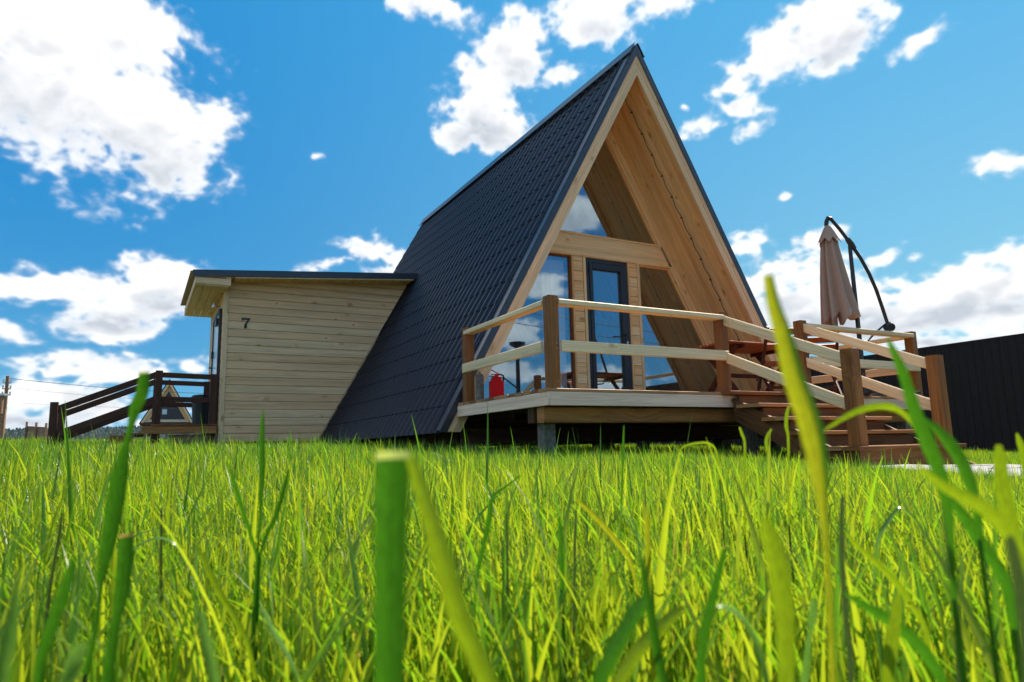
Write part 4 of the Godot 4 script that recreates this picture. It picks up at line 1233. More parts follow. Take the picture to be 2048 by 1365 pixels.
func build_poles() -> void:
	var d := 45.0
	var o := thing("utility_pole", "slender wooden utility pole with insulators at the left edge", "utility pole")
	var a := at(1, 900, d)
	var b := at(15, 752, d)
	a.y = ground(a.x, a.z) - 0.5
	tube("pole", o, mats.weathered, [a, b], [0.13, 0.10], 8)
	var ins := MB.new()
	for k in 3:
		var p := a.lerp(b, 0.78 + 0.07 * k)
		add_tube(ins, [p - rgt * 0.28, p + rgt * 0.28], [0.05, 0.05], 6)
		add_tube(ins, [p + rgt * 0.25, p + rgt * 0.25 + Vector3(0, 0.22, 0)], [0.05, 0.06], 6)
		add_tube(ins, [p - rgt * 0.25, p - rgt * 0.25 + Vector3(0, 0.22, 0)], [0.05, 0.06], 6)
	commit("insulators", ins, mats.steel, o)
	var o2 := thing("utility_pole", "short dark pole with a flat cap at the far left edge", "utility pole")
	var a2 := at(4, 900, d)
	var b2 := at(3, 792, d * 0.9)
	a2 = Vector3(b2.x, ground(b2.x, b2.z) - 0.4, b2.z)
	tube("pole", o2, mats.weathered, [a2, b2], [0.13, 0.11], 8)
	tube("cap", o2, mats.steel, [b2, b2 + Vector3(0, 0.12, 0)], [0.28, 0.28], 10)
	# wires run on behind the cabin to the next pole
	var o3 := thing("utility_pole", "utility pole standing out of sight behind the cabin", "utility pole")
	var e := at(700, 770, 62.0)
	tube("pole", o3, mats.weathered, [Vector3(e.x, ground(e.x, e.z) - 0.5, e.z), e + Vector3(0, 0.5, 0)], [0.13, 0.10], 8)
	var w := 0
	for q in [[757.0, 788.0, 1.0], [806.0, 818.0, 0.5], [775.0, 800.0, 1.2]]:
		var s := at(14, q[0], d)
		var t := at(700, q[1], 62.0)
		var pts := []
		var rr := []
		for k in 25:
			var f := k / 24.0
			pts.append(s.lerp(t, f) - Vector3(0, q[2] * 4.0 * f * (1.0 - f) * 0.5, 0))
			rr.append(0.017 if w == 0 else 0.008)
		var c := MB.new()
		add_tube(c, pts, rr, 5)
		tag(commit("overhead_wire", c, mats.black, self), ["thick overhead wire running right from the top of the utility pole", "lowest thin overhead wire crossing the sky behind the sloping porch handrail", "thin overhead wire just below the thick one"][w], "wire")
		var t2 := at(-500, q[0] + 10, d)
		w += 1
	# the street lamp that the cabin's glass mirrors stands behind the viewer
	var l := thing("street_lamp", "dark street lamp mirrored in the lower left window of the cabin", "street lamp")
	var f0 := Vector3(-1.431, 0, -0.967) + Vector3(0.483, 0, 0.863) * 17.0
	var gy := ground(f0.x, f0.z)
	tube("post", l, mats.black_metal, [Vector3(f0.x, gy - 0.3, f0.z), Vector3(f0.x, 3.32, f0.z)], [0.10, 0.075], 10)
	tube("lamp_hood", l, mats.black_metal, [Vector3(f0.x, 3.32, f0.z), Vector3(f0.x, 3.42, f0.z), Vector3(f0.x, 3.52, f0.z), Vector3(f0.x, 3.56, f0.z)], [0.10, 0.30, 0.32, 0.05], 14)
	tube("bracket", l, mats.black_metal, [Vector3(f0.x, 1.75, f0.z), Vector3(f0.x - 0.6, 2.15, f0.z), Vector3(f0.x - 1.6, 2.25, f0.z)], [0.03, 0.03, 0.03], 6)
	for k in 2:
		var pts := []
		var rr := []
		for j in 21:
			var f := j / 20.0
			pts.append(Vector3(lerpf(-8.0, 40.0, f), 7.0 - 2.4 * f - 4.0 * f * (1 - f) - 0.5 * k, 16.0 + 0.2 * k))
			rr.append(0.016)
		var c := MB.new()
		add_tube(c, pts, rr, 5)
		tag(commit("overhead_wire", c, mats.black, self), ["upper overhead wire mirrored in the glass of the front door", "lower overhead wire mirrored in the glass of the front door"][k], "wire")

func build_hills() -> void:
	# a low wooded ridge far off, mostly to the left
	var m := MB.new()
	var na := 160
	var rows := 8
	var hn := FastNoiseLite.new()
	hn.seed = 6; hn.frequency = 0.006
	var a0 := YAW - 1.6
	var a1 := YAW + 1.6
	for k in rows + 1:
		for j in na + 1:
			var f := float(k) / rows
			var a := lerpf(a0, a1, float(j) / na)
			var r := lerpf(620.0, 1150.0, f)
			var left := clampf((YAW - 0.30 - a) / 0.12, 0.0, 1.0)
			var h := lerpf(-8.0, 36.0 + 14.0 * hn.get_noise_2d(a * 300.0, 0.0), sin(f * PI * 0.5)) * left - 6.0
			m.vert(Vector3(EYE.x + sin(a) * r, h, EYE.z - cos(a) * r), Vector3.UP, Vector2(a * 10, f))
	grid_index(m, 0, rows, na)
	smooth(m)
	for k in m.n.size():
		if m.n[k].y < 0:
			m.n[k] = -m.n[k]
	structure(commit("hills", m, mats.hill_ground, self))
	var tree := MB.new()
	for j in 70:
		var y := rng.randf_range(0.12, 1.0)
		var rad := (1.02 - y) * 0.26 * rng.randf_range(0.5, 1.1)
		var a := rng.randf() * TAU
		var p := Vector3(cos(a) * rad, y, sin(a) * rad)
		var out := Vector3(cos(a), -0.3, sin(a)) * 0.13
		var sd := Vector3(-sin(a), 0, cos(a)) * 0.10
		tree.quad(p - sd, p + out * 0.8 - Vector3(0, 0.05, 0), p + sd, p - out * 0.3 + Vector3(0, 0.10, 0), Vector3(cos(a), 0.5, sin(a)))
	var mm := MultiMesh.new()
	mm.transform_format = MultiMesh.TRANSFORM_3D
	var xs := []
	for k in 15000:
		var a := lerpf(a0, YAW - 0.28, rng.randf())
		var f := pow(rng.randf(), 0.7)
		var r := lerpf(640.0, 1150.0, f)
		var left := clampf((YAW - 0.30 - a) / 0.12, 0.0, 1.0)
		var h := lerpf(-8.0, 36.0 + 14.0 * hn.get_noise_2d(a * 300.0, 0.0), sin(f * PI * 0.5)) * left - 7.0
		var sc := rng.randf_range(9.0, 17.0)
		xs.append(Transform3D(Basis(Vector3.UP, rng.randf() * TAU).scaled(Vector3(sc * rng.randf_range(0.8, 1.5), sc, sc * rng.randf_range(0.8, 1.5))), Vector3(EYE.x + sin(a) * r, h, EYE.z - cos(a) * r)))
	mm.instance_count = xs.size()
	mm.mesh = tree.mesh()
	for k in xs.size():
		mm.set_instance_transform(k, xs[k])
	var mi := MultiMeshInstance3D.new()
	mi.multimesh = mm
	mi.material_override = mats.forest_leaf
	put(mi, "forest", self)
	structure(mi, "stuff")
	mi.set_meta("label", "dark wooded ridge on the horizon at the far left")

# ------------------------------------------------------------------ grass
func blade_mesh(segs: int, bend: float, width: float, fold: float, count: int, spread: float, seed_: int) -> ArrayMesh:
	var m := MB.new()
	var r := RandomNumberGenerator.new()
	r.seed = seed_
	for b in count:
		var az := r.randf() * TAU
		var foot := Vector3(r.randf_range(-spread, spread), -0.03, r.randf_range(-spread, spread))
		var tall := 1.0 if count == 1 else r.randf_range(0.45, 1.1)
		var bd := bend * r.randf_range(0.2, 1.6)
		var dir := Vector3(cos(az), 0, sin(az))
		var tw := az + PI / 2 + r.randf_range(-0.9, 0.9)
		var sd := Vector3(cos(tw), 0, sin(tw))
		var kink := r.randf() < 0.22
		var s := m.v.size()
		var wide := 3 if fold > 0.0 else 2
		for k in segs + 1:
			var f := float(k) / segs
			var b2 := bd * (f * f + (1.2 * maxf(0.0, f - 0.62) if kink else 0.0))
			var p := foot + Vector3(0, tall * f * (1.0 - 0.25 * b2 * f) - (tall * 0.5 * maxf(0.0, f - 0.70) if kink else 0.0), 0) + dir * b2 * tall
			var w := width * (1.0 - pow(f, 2.5)) * (0.55 + 0.9 * f if f < 0.5 else 1.0)
			if k == segs:
				w = width * 0.05
			var tang := (Vector3(0, 1, 0) + dir * bd * 2.0 * f).normalized()
			var nn := sd.cross(tang).normalized()
			var v := sd.rotated(tang, 0.5 * f * (1.0 if b % 2 == 0 else -1.0))
			nn = v.cross(tang).normalized()
			if wide == 3:
				m.vert(p - v * w * 0.5 + nn * w * fold, (nn - v * 0.5).normalized(), Vector2(0, f))
				m.vert(p, nn, Vector2(0.5, f))
				m.vert(p + v * w * 0.5 + nn * w * fold, (nn + v * 0.5).normalized(), Vector2(1, f))
			else:
				m.vert(p - v * w * 0.5, nn, Vector2(0, f))
				m.vert(p + v * w * 0.5, nn, Vector2(1, f))
		for k in segs:
			for j in wide - 1:
				var a := s + k * wide + j
				m.i.append_array([a, a + 1, a + wide, a + 1, a + wide + 1, a + wide])
	return m.mesh()

func blocked(x: float, z: float) -> bool:
	if x > -2.5 and x < 2.6 and z > -8.0 and z < 1.45:
		return true
	if x > -4.5 and x < -2.4 and z > -8.0 and z < ANNEX + 0.02:
		return true
	if x > -0.72 and x < 0.72 and z > 1.7 and z < 3.28:
		return true
	if x > -6.0 and x < 1.0 and z > 3.1 and off_path(x, z) < 0.73:
		return rng.randf() < 0.985
	if x > 7.5:
		return true
	return false

func scatter(called: String, mesh: Mesh, mat: Material, count: int, r0: float, r1: float, power: float, h0: float, h1: float, half: float, lean: float) -> void:
	var xs: Array[Transform3D] = []
	for k in count:
		var r := lerpf(r0, r1, pow(rng.randf(), power))
		var a := rng.randf_range(-half, half) + YAW
		var x := EYE.x + sin(a) * r
		var z := EYE.z - cos(a) * r
		var patch := bump_noise.get_noise_2d(x * 9.0 + 300.0, z * 9.0)
		if blocked(x, z):
			continue
		var s := rng.randf_range(h0, h1) * (1.0 + 0.30 * patch)
		if rng.randf() < 0.05:
			s *= 1.45
		s *= lerpf(1.0, 0.74, smoothstep(-1.5, 2.5, sin(a - YAW) * r)) if r > 0.8 else 1.0
		if x > -2.6 and x < 2.0 and z > 3.0 and off_path(x, z) < 1.5:
			s *= 0.62
		if r < 0.5:
			s = minf(s, 0.12)
		var bs := Basis(Vector3.UP, rng.randf() * TAU)
		bs = Basis(Vector3(rng.randf_range(-1, 1), 0, rng.randf_range(-1, 1)).normalized(), rng.randf_range(0, lean)) * bs
		xs.append(Transform3D(bs.scaled_local(Vector3(s, s, s)), Vector3(x, ground(x, z), z)))
	var mm := MultiMesh.new()
	mm.transform_format = MultiMesh.TRANSFORM_3D
	mm.instance_count = xs.size()
	mm.mesh = mesh
	for k in xs.size():
		mm.set_instance_transform(k, xs[k])
	var mi := MultiMeshInstance3D.new()
	mi.multimesh = mm
	mi.material_override = mat
	put(mi, called, self)
	structure(mi, "stuff")

func build_grass() -> void:
	var sets := ["grass_a", "grass_b", "grass_a", "grass_c"]
	# close to the lens: single blades; farther: tufts of several
	var near_m := [blade_mesh(7, 0.10, 0.026, 0.18, 1, 0.0, 1), blade_mesh(7, 0.28, 0.032, 0.20, 1, 0.0, 2), blade_mesh(8, 0.55, 0.036, 0.18, 1, 0.0, 3), blade_mesh(7, 0.18, 0.026, 0.15, 1, 0.0, 4)]
	var tuft := [blade_mesh(5, 0.14, 0.028, 0.0, 5, 0.16, 5), blade_mesh(5, 0.24, 0.031, 0.0, 5, 0.18, 6), blade_mesh(5, 0.40, 0.031, 0.0, 4, 0.16, 7), blade_mesh(5, 0.10, 0.024, 0.0, 6, 0.2, 8)]
	var clump := [blade_mesh(4, 0.16, 0.045, 0.0, 10, 0.5, 9), blade_mesh(4, 0.26, 0.050, 0.0, 10, 0.5, 10), blade_mesh(4, 0.42, 0.048, 0.0, 9, 0.5, 11)]
	for k in 4:
		scatter("grass_near", near_m[k], mats[sets[k]], 3000, 0.30, 1.6, 0.62, 0.09, 0.17, 0.95, 0.22)
		scatter("grass_near_field", tuft[k], mats[sets[k]], 6500, 0.55, 3.2, 0.55, 0.10, 0.165, 0.86, 0.14)
		scatter("grass_mid_field", tuft[(k + 1) % 4], mats[sets[k]], 19000, 2.6, 8.0, 0.6, 0.11, 0.17, 0.82, 0.14)
		scatter("grass_far_field", clump[k % 3], mats[sets[(k + 2) % 4]], 9000, 7.0, 19.0, 0.7, 0.11, 0.17, 0.85, 0.12)
		scatter("grass_distant", clump[(k + 1) % 3], mats[sets[k]], 5200, 18.0, 75.0, 0.8, 0.2, 0.3, 0.9, 0.1)
		scatter("grass_around", clump[(k + 2) % 3], mats[sets[k]], 3500, 1.2, 16.0, 0.6, 0.11, 0.17, PI, 0.12)
	scatter("yellowing_grass", tuft[0], mats.grass_d, 3200, 0.5, 7.0, 0.6, 0.07, 0.13, 0.82, 0.2)
	scatter("dry_grass", near_m[0], mats.grass_straw, 2600, 0.35, 3.0, 0.6, 0.05, 0.10, 0.85, 0.5)
	scatter("glossy_grass", near_m[2], mats.blade_shine, 900, 1.0, 9.0, 0.6, 0.15, 0.21, 0.8, 0.2)
	var arch := blade_mesh(9, 1.15, 0.030, 0.10, 1, 0.0, 12)
	scatter("arching_grass", arch, mats.blade_shine, 2600, 0.9, 11.0, 0.6, 0.15, 0.20, 0.8, 0.25)
	scatter("arching_grass", near_m[2], mats.grass_b, 2500, 0.6, 6.0, 0.6, 0.13, 0.20, 0.85, 0.3)
	scatter("tall_grass_stalks", near_m[3], mats.grass_c, 1300, 0.9, 9.0, 0.6, 0.18, 0.28, 0.8, 0.12)
	# thin weeds in the shade under the deck
	var xs: Array[Transform3D] = []
	for k in 1500:
		var x := rng.randf_range(-3.6, 2.4)
		var z := rng.randf_range(-1.0, 1.9)
		var s := rng.randf_range(0.10, 0.22)
		if x > -0.75 and z > 1.6:
			continue
		xs.append(Transform3D(Basis(Vector3.UP, rng.randf() * TAU).scaled(Vector3(s, s, s)), Vector3(x, ground(x, z), z)))
	var mm := MultiMesh.new()
	mm.transform_format = MultiMesh.TRANSFORM_3D
	mm.instance_count = xs.size()
	mm.mesh = tuft[2]
	for k in xs.size():
		mm.set_instance_transform(k, xs[k])
	var mi := MultiMeshInstance3D.new()
	mi.multimesh = mm
	mi.material_override = mats.grass_c
	put(mi, "grass_under_deck", self)
	structure(mi, "stuff")

# one of the big blades close to the lens: a folded ribbon along a curve; pts are [x, y, width] as the photograph shows them
func ribbon(m: MB, pts: Array, depth: float, depth_end: float, fold: float, tilt: float, blunt: bool, shine := 0.0) -> void:
	var ctl := []
	var wd := []
	for k in pts.size():
		var f := float(k) / (pts.size() - 1)
		var d := lerpf(depth, depth_end, f)
		ctl.append(at(pts[k][0], pts[k][1], d))
		wd.append(pts[k][2] * d / FPX)
	var s := m.v.size()
	var per := 6
	var total := (pts.size() - 1) * per
	for q in total + 1:
		var i := mini(q / per, pts.size() - 2)
		var t := float(q - i * per) / per
		var p0: Vector3 = ctl[maxi(i - 1, 0)]
		var p1: Vector3 = ctl[i]
		var p2: Vector3 = ctl[i + 1]
		var p3: Vector3 = ctl[mini(i + 2, pts.size() - 1)]
		var p := p1.cubic_interpolate(p2, p0, p3, t)
		var tg := (p1.cubic_interpolate(p2, p0, p3, minf(t + 0.05, 1.0)) - p1.cubic_interpolate(p2, p0, p3, maxf(t - 0.05, 0.0))).normalized()
		var w: float = lerpf(wd[i], wd[i + 1], t * t * (3.0 - 2.0 * t))
		if not blunt and q == 0:
			w *= 0.15
		var back := (EYE - p).normalized()
		back = (back * (1.0 - shine) + (sun_dir + back).normalized() * shine).normalized()
		var side := tg.cross(back).normalized().rotated(tg, tilt)
		var nn := side.cross(tg).normalized()
		m.vert(p - side * w * 0.5 + nn * w * fold, (nn - side * 0.6).normalized(), Vector2(0, q))
		m.vert(p - side * w * 0.12, (nn - side * 0.2).normalized(), Vector2(0.4, q))
		m.vert(p + side * w * 0.12, (nn + side * 0.2).normalized(), Vector2(0.6, q))
		m.vert(p + side * w * 0.5 + nn * w * fold, (nn + side * 0.6).normalized(), Vector2(1, q))
	for q in total:
		for j in 3:
			var a := s + q * 4 + j
			m.i.append_array([a, a + 1, a + 4, a + 1, a + 5, a + 4])

func root_of(pts: Array, depth: float) -> Array:        # where the blade meets the ground, straight below its lowest point
	var l: Array = pts[pts.size() - 1]
	var p := at(l[0], l[1], depth)
	return [p, Vector3(p.x, ground(p.x, p.z), p.z)]

func tall_blade(label: String, mat: String, depth: float, pts: Array, opts := {}) -> Node3D:
	var o := thing("grass_blade", label, "grass blade", "tall grass blades standing close to the viewer")
	var m := MB.new()
	var fold: float = opts.get("fold", 0.22)
	ribbon(m, pts, depth, opts.get("depth_end", depth), fold, opts.get("tilt", 0.0) if mat != "blade_shine" else 0.0, opts.get("blunt", false), 0.95 if mat == "blade_shine" else 0.0)
	commit("leaf", m, mats[mat], o)
	if opts.get("rooted", true):
		var e := root_of(pts, opts.get("depth_end", depth))
		if e[0].y - e[1].y > 0.005:
			var w: float = maxf(pts[pts.size() - 1][2] * opts.get("depth_end", depth) / FPX * 0.42, 0.0011)
			tube("stem", o, mats[opts.get("stem", mat)], [e[0], e[0].lerp(e[1], 0.5), e[1] - Vector3(0, 0.02, 0)], [w, w * 1.05, w * 1.1], 7)
	if opts.has("tip"):
		var t := MB.new()
		var a: Array = pts[0]
		ribbon(t, [[a[0], a[1] - a[2] * 0.22, a[2] * 0.95], [a[0], a[1], a[2] * 1.02]], depth * 0.999, depth * 0.999, fold, opts.get("tilt", 0.0), true)
		commit("cut_tip", t, mats[opts.tip], o)
	return o

func build_blades() -> void:
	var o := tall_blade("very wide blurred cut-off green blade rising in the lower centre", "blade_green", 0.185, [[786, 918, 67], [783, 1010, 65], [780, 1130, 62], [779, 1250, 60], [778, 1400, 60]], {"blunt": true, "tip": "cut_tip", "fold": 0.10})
	var m := MB.new()
	ribbon(m, [[822, 915, 22], [846, 985, 32], [866, 1045, 38], [890, 1130, 46], [925, 1240, 46], [985, 1380, 42]], 0.180, 0.170, 0.2, 0.3, true)
	commit("folded_leaf", m, mats.blade_light, o)
	var yl := []
	var yr := []
	for q in [[1537, 550, 20], [1549, 610, 28], [1566, 663, 35], [1587, 747, 43], [1606, 802, 47], [1624, 858, 48], [1639, 942, 36], [1646, 1000, 22], [1652, 1060, 15], [1658, 1150, 12], [1664, 1260, 13], [1670, 1390, 15]]:
		yl.append([q[0] - 0.12 * q[2], q[1], 0.78 * q[2]])
		yr.append([q[0] + 0.375 * q[2], q[1], 0.27 * q[2]])
	var ty := tall_blade("tallest yellow blurred blade leaning across the stairs, its rounded tip above the roof's right foot", "blade_yellow", 0.21, yl, {"blunt": true, "stem": "blade_green", "fold": 0.05})
	var te := MB.new()
	ribbon(te, yr, 0.2105, 0.2105, 0.05, -0.7, true)
	commit("folded_edge", te, mats.blade_green, ty)
	tall_blade("pointed green blade in front of the right stair post", "blade_green", 0.27, [[1775, 676, 5], [1788, 704, 13], [1807, 747, 19], [1832, 828, 25], [1856, 886, 28], [1879, 944, 27], [1895, 1010, 19], [1904, 1100, 12], [1908, 1200, 11]], {"stem": "blade_green"})
	tall_blade("long thin blade arching left from the stair post in front of the treads", "blade_light", 0.34, [[1646, 862, 4], [1672, 845, 10], [1700, 828, 13], [1738, 814, 16], [1778, 812, 17], [1810, 828, 12], [1836, 862, 9], [1862, 920, 8], [1888, 1000, 7]], {"tilt": 0.5})
	tall_blade("dark green blade arching down to the right past the stair foot", "blade_green", 0.30, [[1846, 836, 6], [1872, 858, 18], [1900, 890, 25], [1928, 938, 26], [1950, 1000, 18], [1960, 1080, 12]], {"tilt": -0.3})
	tall_blade("wide yellow green blade sweeping down to the right edge", "blade_light", 0.24, [[1836, 928, 5], [1872, 960, 18], [1908, 982, 24], [1960, 1008, 29], [2012, 1056, 31], [2052, 1130, 30], [2075, 1260, 24]], {"tilt": 0.35})
	tall_blade("straight green blade slanting right below the wide yellow one", "blade_green", 0.33, [[1898, 992, 6], [1930, 1036, 22], [1965, 1090, 26], [2012, 1166, 22], [2030, 1260, 14]], {})
	tall_blade("dark thin stalk standing left of the right edge", "blade_dark", 0.30, [[1884, 984, 8], [1893, 1050, 11], [1903, 1150, 12], [1916, 1262, 13], [1920, 1380, 13]], {"fold": 0.4, "blunt": true})
	tall_blade("broad pale green blade with a brown tip before the gravel at right", "blade_light", 0.30, [[1998, 890, 12], [2002, 935, 24], [2008, 990, 28], [2025, 1050, 26], [2040, 1130, 16]], {"blunt": true, "tip": "burnt_tip"})
	tall_blade("dark blurred stalk at the right edge with a curved yellow shoulder", "blade_dark", 0.20, [[2020, 1072, 14], [2030, 1120, 22], [2042, 1180, 24], [2052, 1260, 24], [2060, 1380, 24]], {"fold": 0.4, "blunt": true})
	tall_blade("small pale blade at the very right edge before the dark fence", "blade_light", 0.42, [[2034, 866, 4], [2042, 890, 12], [2050, 920, 14], [2056, 980, 10]], {})
	tall_blade("twisted green blade with a yellow cut tip in front of the porch rail", "blade_green", 0.36, [[288, 748, 19], [284, 785, 23], [271, 815, 22], [262, 850, 13], [254, 880, 9], [246, 912, 22], [239, 950, 31], [229, 1010, 33], [217, 1080, 28], [205, 1140, 18], [199, 1185, 6], [190, 1260, 9], [170, 1350, 11]], {"blunt": true, "tip": "cut_tip", "stem": "blade_dark"})
	tall_blade("short broad blade cut square with a straw tip, low on the left", "blade_green", 0.34, [[252, 1074, 25], [249, 1120, 29], [243, 1180, 28], [231, 1244, 17], [222, 1300, 20], [212, 1380, 22]], {"blunt": true, "tip": "grass_straw"})
	tall_blade("upright pointed green blade before the foot of the annex wall", "blade_green", 0.52, [[526, 818, 2], [524, 862, 9], [524, 930, 12], [522, 985, 8], [519, 1050, 5], [514, 1115, 5], [507, 1215, 6]], {})
	tall_blade("dark leaf slanting left, the left arm of a forked stem below the annex", "blade_green", 0.53, [[456, 926, 3], [470, 970, 10], [486, 1022, 10], [505, 1080, 8], [515, 1120, 5]], {"rooted": true, "tilt": 0.6})
	tall_blade("dark leaf slanting right, the right arm of a forked stem below the annex", "blade_green", 0.53, [[577, 936, 4], [566, 980, 10], [551, 1030, 11], [532, 1070, 9], [519, 1110, 5]], {"tilt": -0.5})
	tall_blade("thin dark stalk leaning right in the left foreground", "blade_dark", 0.5, [[123, 1026, 4], [118, 1070, 6], [107, 1130, 6], [96, 1200, 7], [88, 1290, 8]], {"fold": 0.4})
	tall_blade("broad dark blade leaning right at the lower left", "blade_green", 0.33, [[146, 1118, 7], [138, 1155, 20], [118, 1215, 24], [98, 1270, 24], [80, 1330, 18], [72, 1400, 14]], {"tilt": 0.2})
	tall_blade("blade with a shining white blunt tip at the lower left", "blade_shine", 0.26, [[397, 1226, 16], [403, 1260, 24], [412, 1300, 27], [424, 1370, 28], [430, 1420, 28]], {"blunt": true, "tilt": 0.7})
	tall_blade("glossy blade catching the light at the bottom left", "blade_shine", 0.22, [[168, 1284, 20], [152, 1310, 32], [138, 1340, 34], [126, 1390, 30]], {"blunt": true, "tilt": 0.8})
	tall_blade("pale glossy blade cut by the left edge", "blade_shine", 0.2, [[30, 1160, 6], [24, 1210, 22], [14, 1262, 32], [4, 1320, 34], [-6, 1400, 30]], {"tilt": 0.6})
	tall_blade("thin dark upright stalk with an arching leaf, left foreground", "blade_dark", 0.6, [[322, 1014, 4], [322, 1080, 5], [321, 1160, 6], [322, 1262, 6], [322, 1340, 7]], {"fold": 0.4})
	tall_blade("slim leaf arching over the thin upright stalk, left foreground", "blade_shine", 0.58, [[371, 1142, 2], [364, 1112, 7], [346, 1088, 8], [318, 1078, 7], [290, 1086, 7], [266, 1108, 6], [258, 1190, 6]], {"tilt": 0.7})
	tall_blade("slim pale leaf standing upright, left of the square-cut blade", "blade_shine", 0.5, [[158, 1088, 3], [158, 1140, 8], [153, 1200, 9], [150, 1260, 7]], {"tilt": 0.4})
	tall_blade("long green leaf slanting down right through the left foreground", "blade_light", 0.42, [[392, 1086, 4], [412, 1128, 11], [440, 1186, 13], [470, 1236, 13], [496, 1290, 11], [512, 1360, 9]], {"tilt": 0.4})
	tall_blade("glossy thin leaf slanting right at the bottom, left of centre", "blade_shine", 0.36, [[521, 1216, 6], [540, 1256, 12], [565, 1298, 13], [590, 1350, 12], [604, 1420, 10]], {"tilt": 0.7})
	tall_blade("dark thin upright stalk right of the wide blurred blade", "blade_dark", 0.62, [[1013, 1026, 3], [1014, 1080, 5], [1015, 1140, 5], [1016, 1195, 6], [1016, 1280, 6]], {"fold": 0.4})
	tall_blade("dark thin upright stalk in the grass below the deck beam", "blade_dark", 0.6, [[1152, 1016, 4], [1150, 1080, 6], [1149, 1170, 6], [1148, 1255, 7], [1147, 1330, 7]], {"fold": 0.4})
	tall_blade("narrow green blade beside the dark stalk below the deck beam", "blade_green", 0.6, [[1119, 1032, 4], [1121, 1080, 9], [1124, 1150, 10], [1126, 1220, 8]], {})
	tall_blade("yellow slender leaf slanting down right below the white fascia", "blade_yellow", 0.5, [[1147, 995, 2], [1172, 1016, 8], [1208, 1052, 11], [1240, 1092, 10], [1262, 1126, 7], [1276, 1190, 6]], {"tilt": 0.3})
	tall_blade("wide dark green blade leaning left at the bottom, right of centre", "blade_green", 0.26, [[1292, 1196, 18], [1272, 1228, 32], [1246, 1272, 34], [1220, 1320, 32], [1196, 1385, 28]], {"blunt": true, "tilt": 0.3})
	tall_blade("upright dark green pointed blade at the bottom, right of centre", "blade_green", 0.30, [[1283, 1112, 5], [1290, 1170, 17], [1300, 1230, 21], [1312, 1300, 23], [1330, 1385, 24]], {"tilt": -0.4})
	tall_blade("pale green broad leaf crossing behind the upright pointed blade", "blade_light", 0.31, [[1372, 1214, 8], [1344, 1236, 24], [1310, 1268, 28], [1276, 1304, 28], [1236, 1370, 24]], {"tilt": 0.2})
	tall_blade("upright yellow blade above the dark pointed one, right of centre", "blade_yellow", 0.5, [[1293, 1010, 4], [1295, 1060, 10], [1297, 1130, 10], [1300, 1200, 8]], {})
	tall_blade("dark narrow blade with a yellow tip pointing right, centre of the field", "blade_green", 0.6, [[1044, 950, 2], [1012, 974, 5], [985, 996, 8], [978, 1040, 10], [965, 1100, 9], [953, 1160, 7], [948, 1240, 6]], {})
	tall_blade("hair-thin tall stalk in front of the deck's dark underside", "blade_green", 0.9, [[1248, 850, 2], [1247, 885, 4], [1245, 950, 3], [1242, 1040, 3], [1240, 1120, 4]], {"fold": 0.4})
	tall_blade("large pale green blade with a rounded tip, lower right", "blade_light", 0.25, [[1530, 1036, 16], [1542, 1078, 34], [1556, 1130, 40], [1567, 1210, 40], [1572, 1290, 34], [1572, 1400, 30]], {"blunt": true})
	tall_blade("straight dark stalk with a blunt tip, right of the large pale blade", "blade_dark", 0.34, [[1686, 992, 8], [1684, 1040, 10], [1684, 1110, 11], [1691, 1220, 12], [1700, 1300, 12], [1704, 1400, 12]], {"fold": 0.4, "blunt": true})
	tall_blade("dark green rolled leaf leaning left, lower right of centre", "blade_green", 0.34, [[1450, 1096, 8], [1437, 1150, 14], [1422, 1212, 18], [1408, 1270, 21], [1402, 1320, 18], [1404, 1400, 14]], {"fold": 0.4, "blunt": true, "tip": "grass_straw"})
	tall_blade("bright white shining leaf arching down right at the bottom", "blade_shine", 0.3, [[1434, 1214, 4], [1456, 1220, 17], [1482, 1240, 24], [1505, 1280, 26], [1522, 1330, 24], [1536, 1400, 20]], {"tilt": 0.9})
	tall_blade("twisted leaf with a white shining top, right of the dark stalk", "blade_shine", 0.36, [[1628, 1198, 14], [1626, 1230, 18], [1621, 1262, 9], [1617, 1290, 12], [1612, 1340, 14], [1606, 1400, 12]], {"blunt": true, "tilt": 0.8})
	tall_blade("long green leaf slanting down right at the lower right", "blade_green", 0.31, [[1686, 1184, 4], [1722, 1206, 16], [1772, 1234, 24], [1822, 1272, 26], [1862, 1318, 26], [1895, 1380, 22]], {"tilt": 0.4})
	tall_blade("pale upright blade at the bottom right corner of the field", "blade_light", 0.30, [[1798, 1186, 8], [1792, 1230, 20], [1784, 1290, 25], [1778, 1340, 24], [1776, 1410, 20]], {})
	tall_blade("thin leaf slanting across the right of the field", "blade_light", 0.42, [[1690, 1064, 2], [1716, 1092, 9], [1752, 1124, 13], [1796, 1168, 14], [1830, 1218, 13], [1852, 1260, 10], [1862, 1330, 8]], {"tilt": 0.3})
	tall_blade("small grey-green bent leaf right of the dark stalk, catching light", "blade_shine", 0.55, [[1832, 1040, 3], [1816, 1028, 6], [1798, 1018, 7], [1778, 1044, 9], [1762, 1070, 9], [1752, 1110, 6], [1748, 1180, 6]], {"tilt": 0.6})
	tall_blade("slim stalk with a short tip leaf, left of the stairs", "blade_light", 0.8, [[1479, 854, 4], [1485, 870, 6], [1490, 890, 5], [1489, 960, 3], [1490, 1070, 4]], {"stem": "blade_dark"})
	tall_blade("slim stalk with a bent tip leaf before the stairs' left side", "blade_light", 0.8, [[1544, 858, 4], [1536, 870, 6], [1533, 886, 7], [1537, 912, 5], [1540, 1000, 3], [1541, 1060, 4]], {"stem": "blade_dark"})
	tall_blade("slim stalk with a flag leaf beside the tall yellow blade", "blade_light", 0.8, [[1578, 812, 5], [1574, 830, 7], [1573, 852, 7], [1577, 880, 5], [1577, 960, 3], [1578, 1050, 4]], {"stem": "blade_dark"})
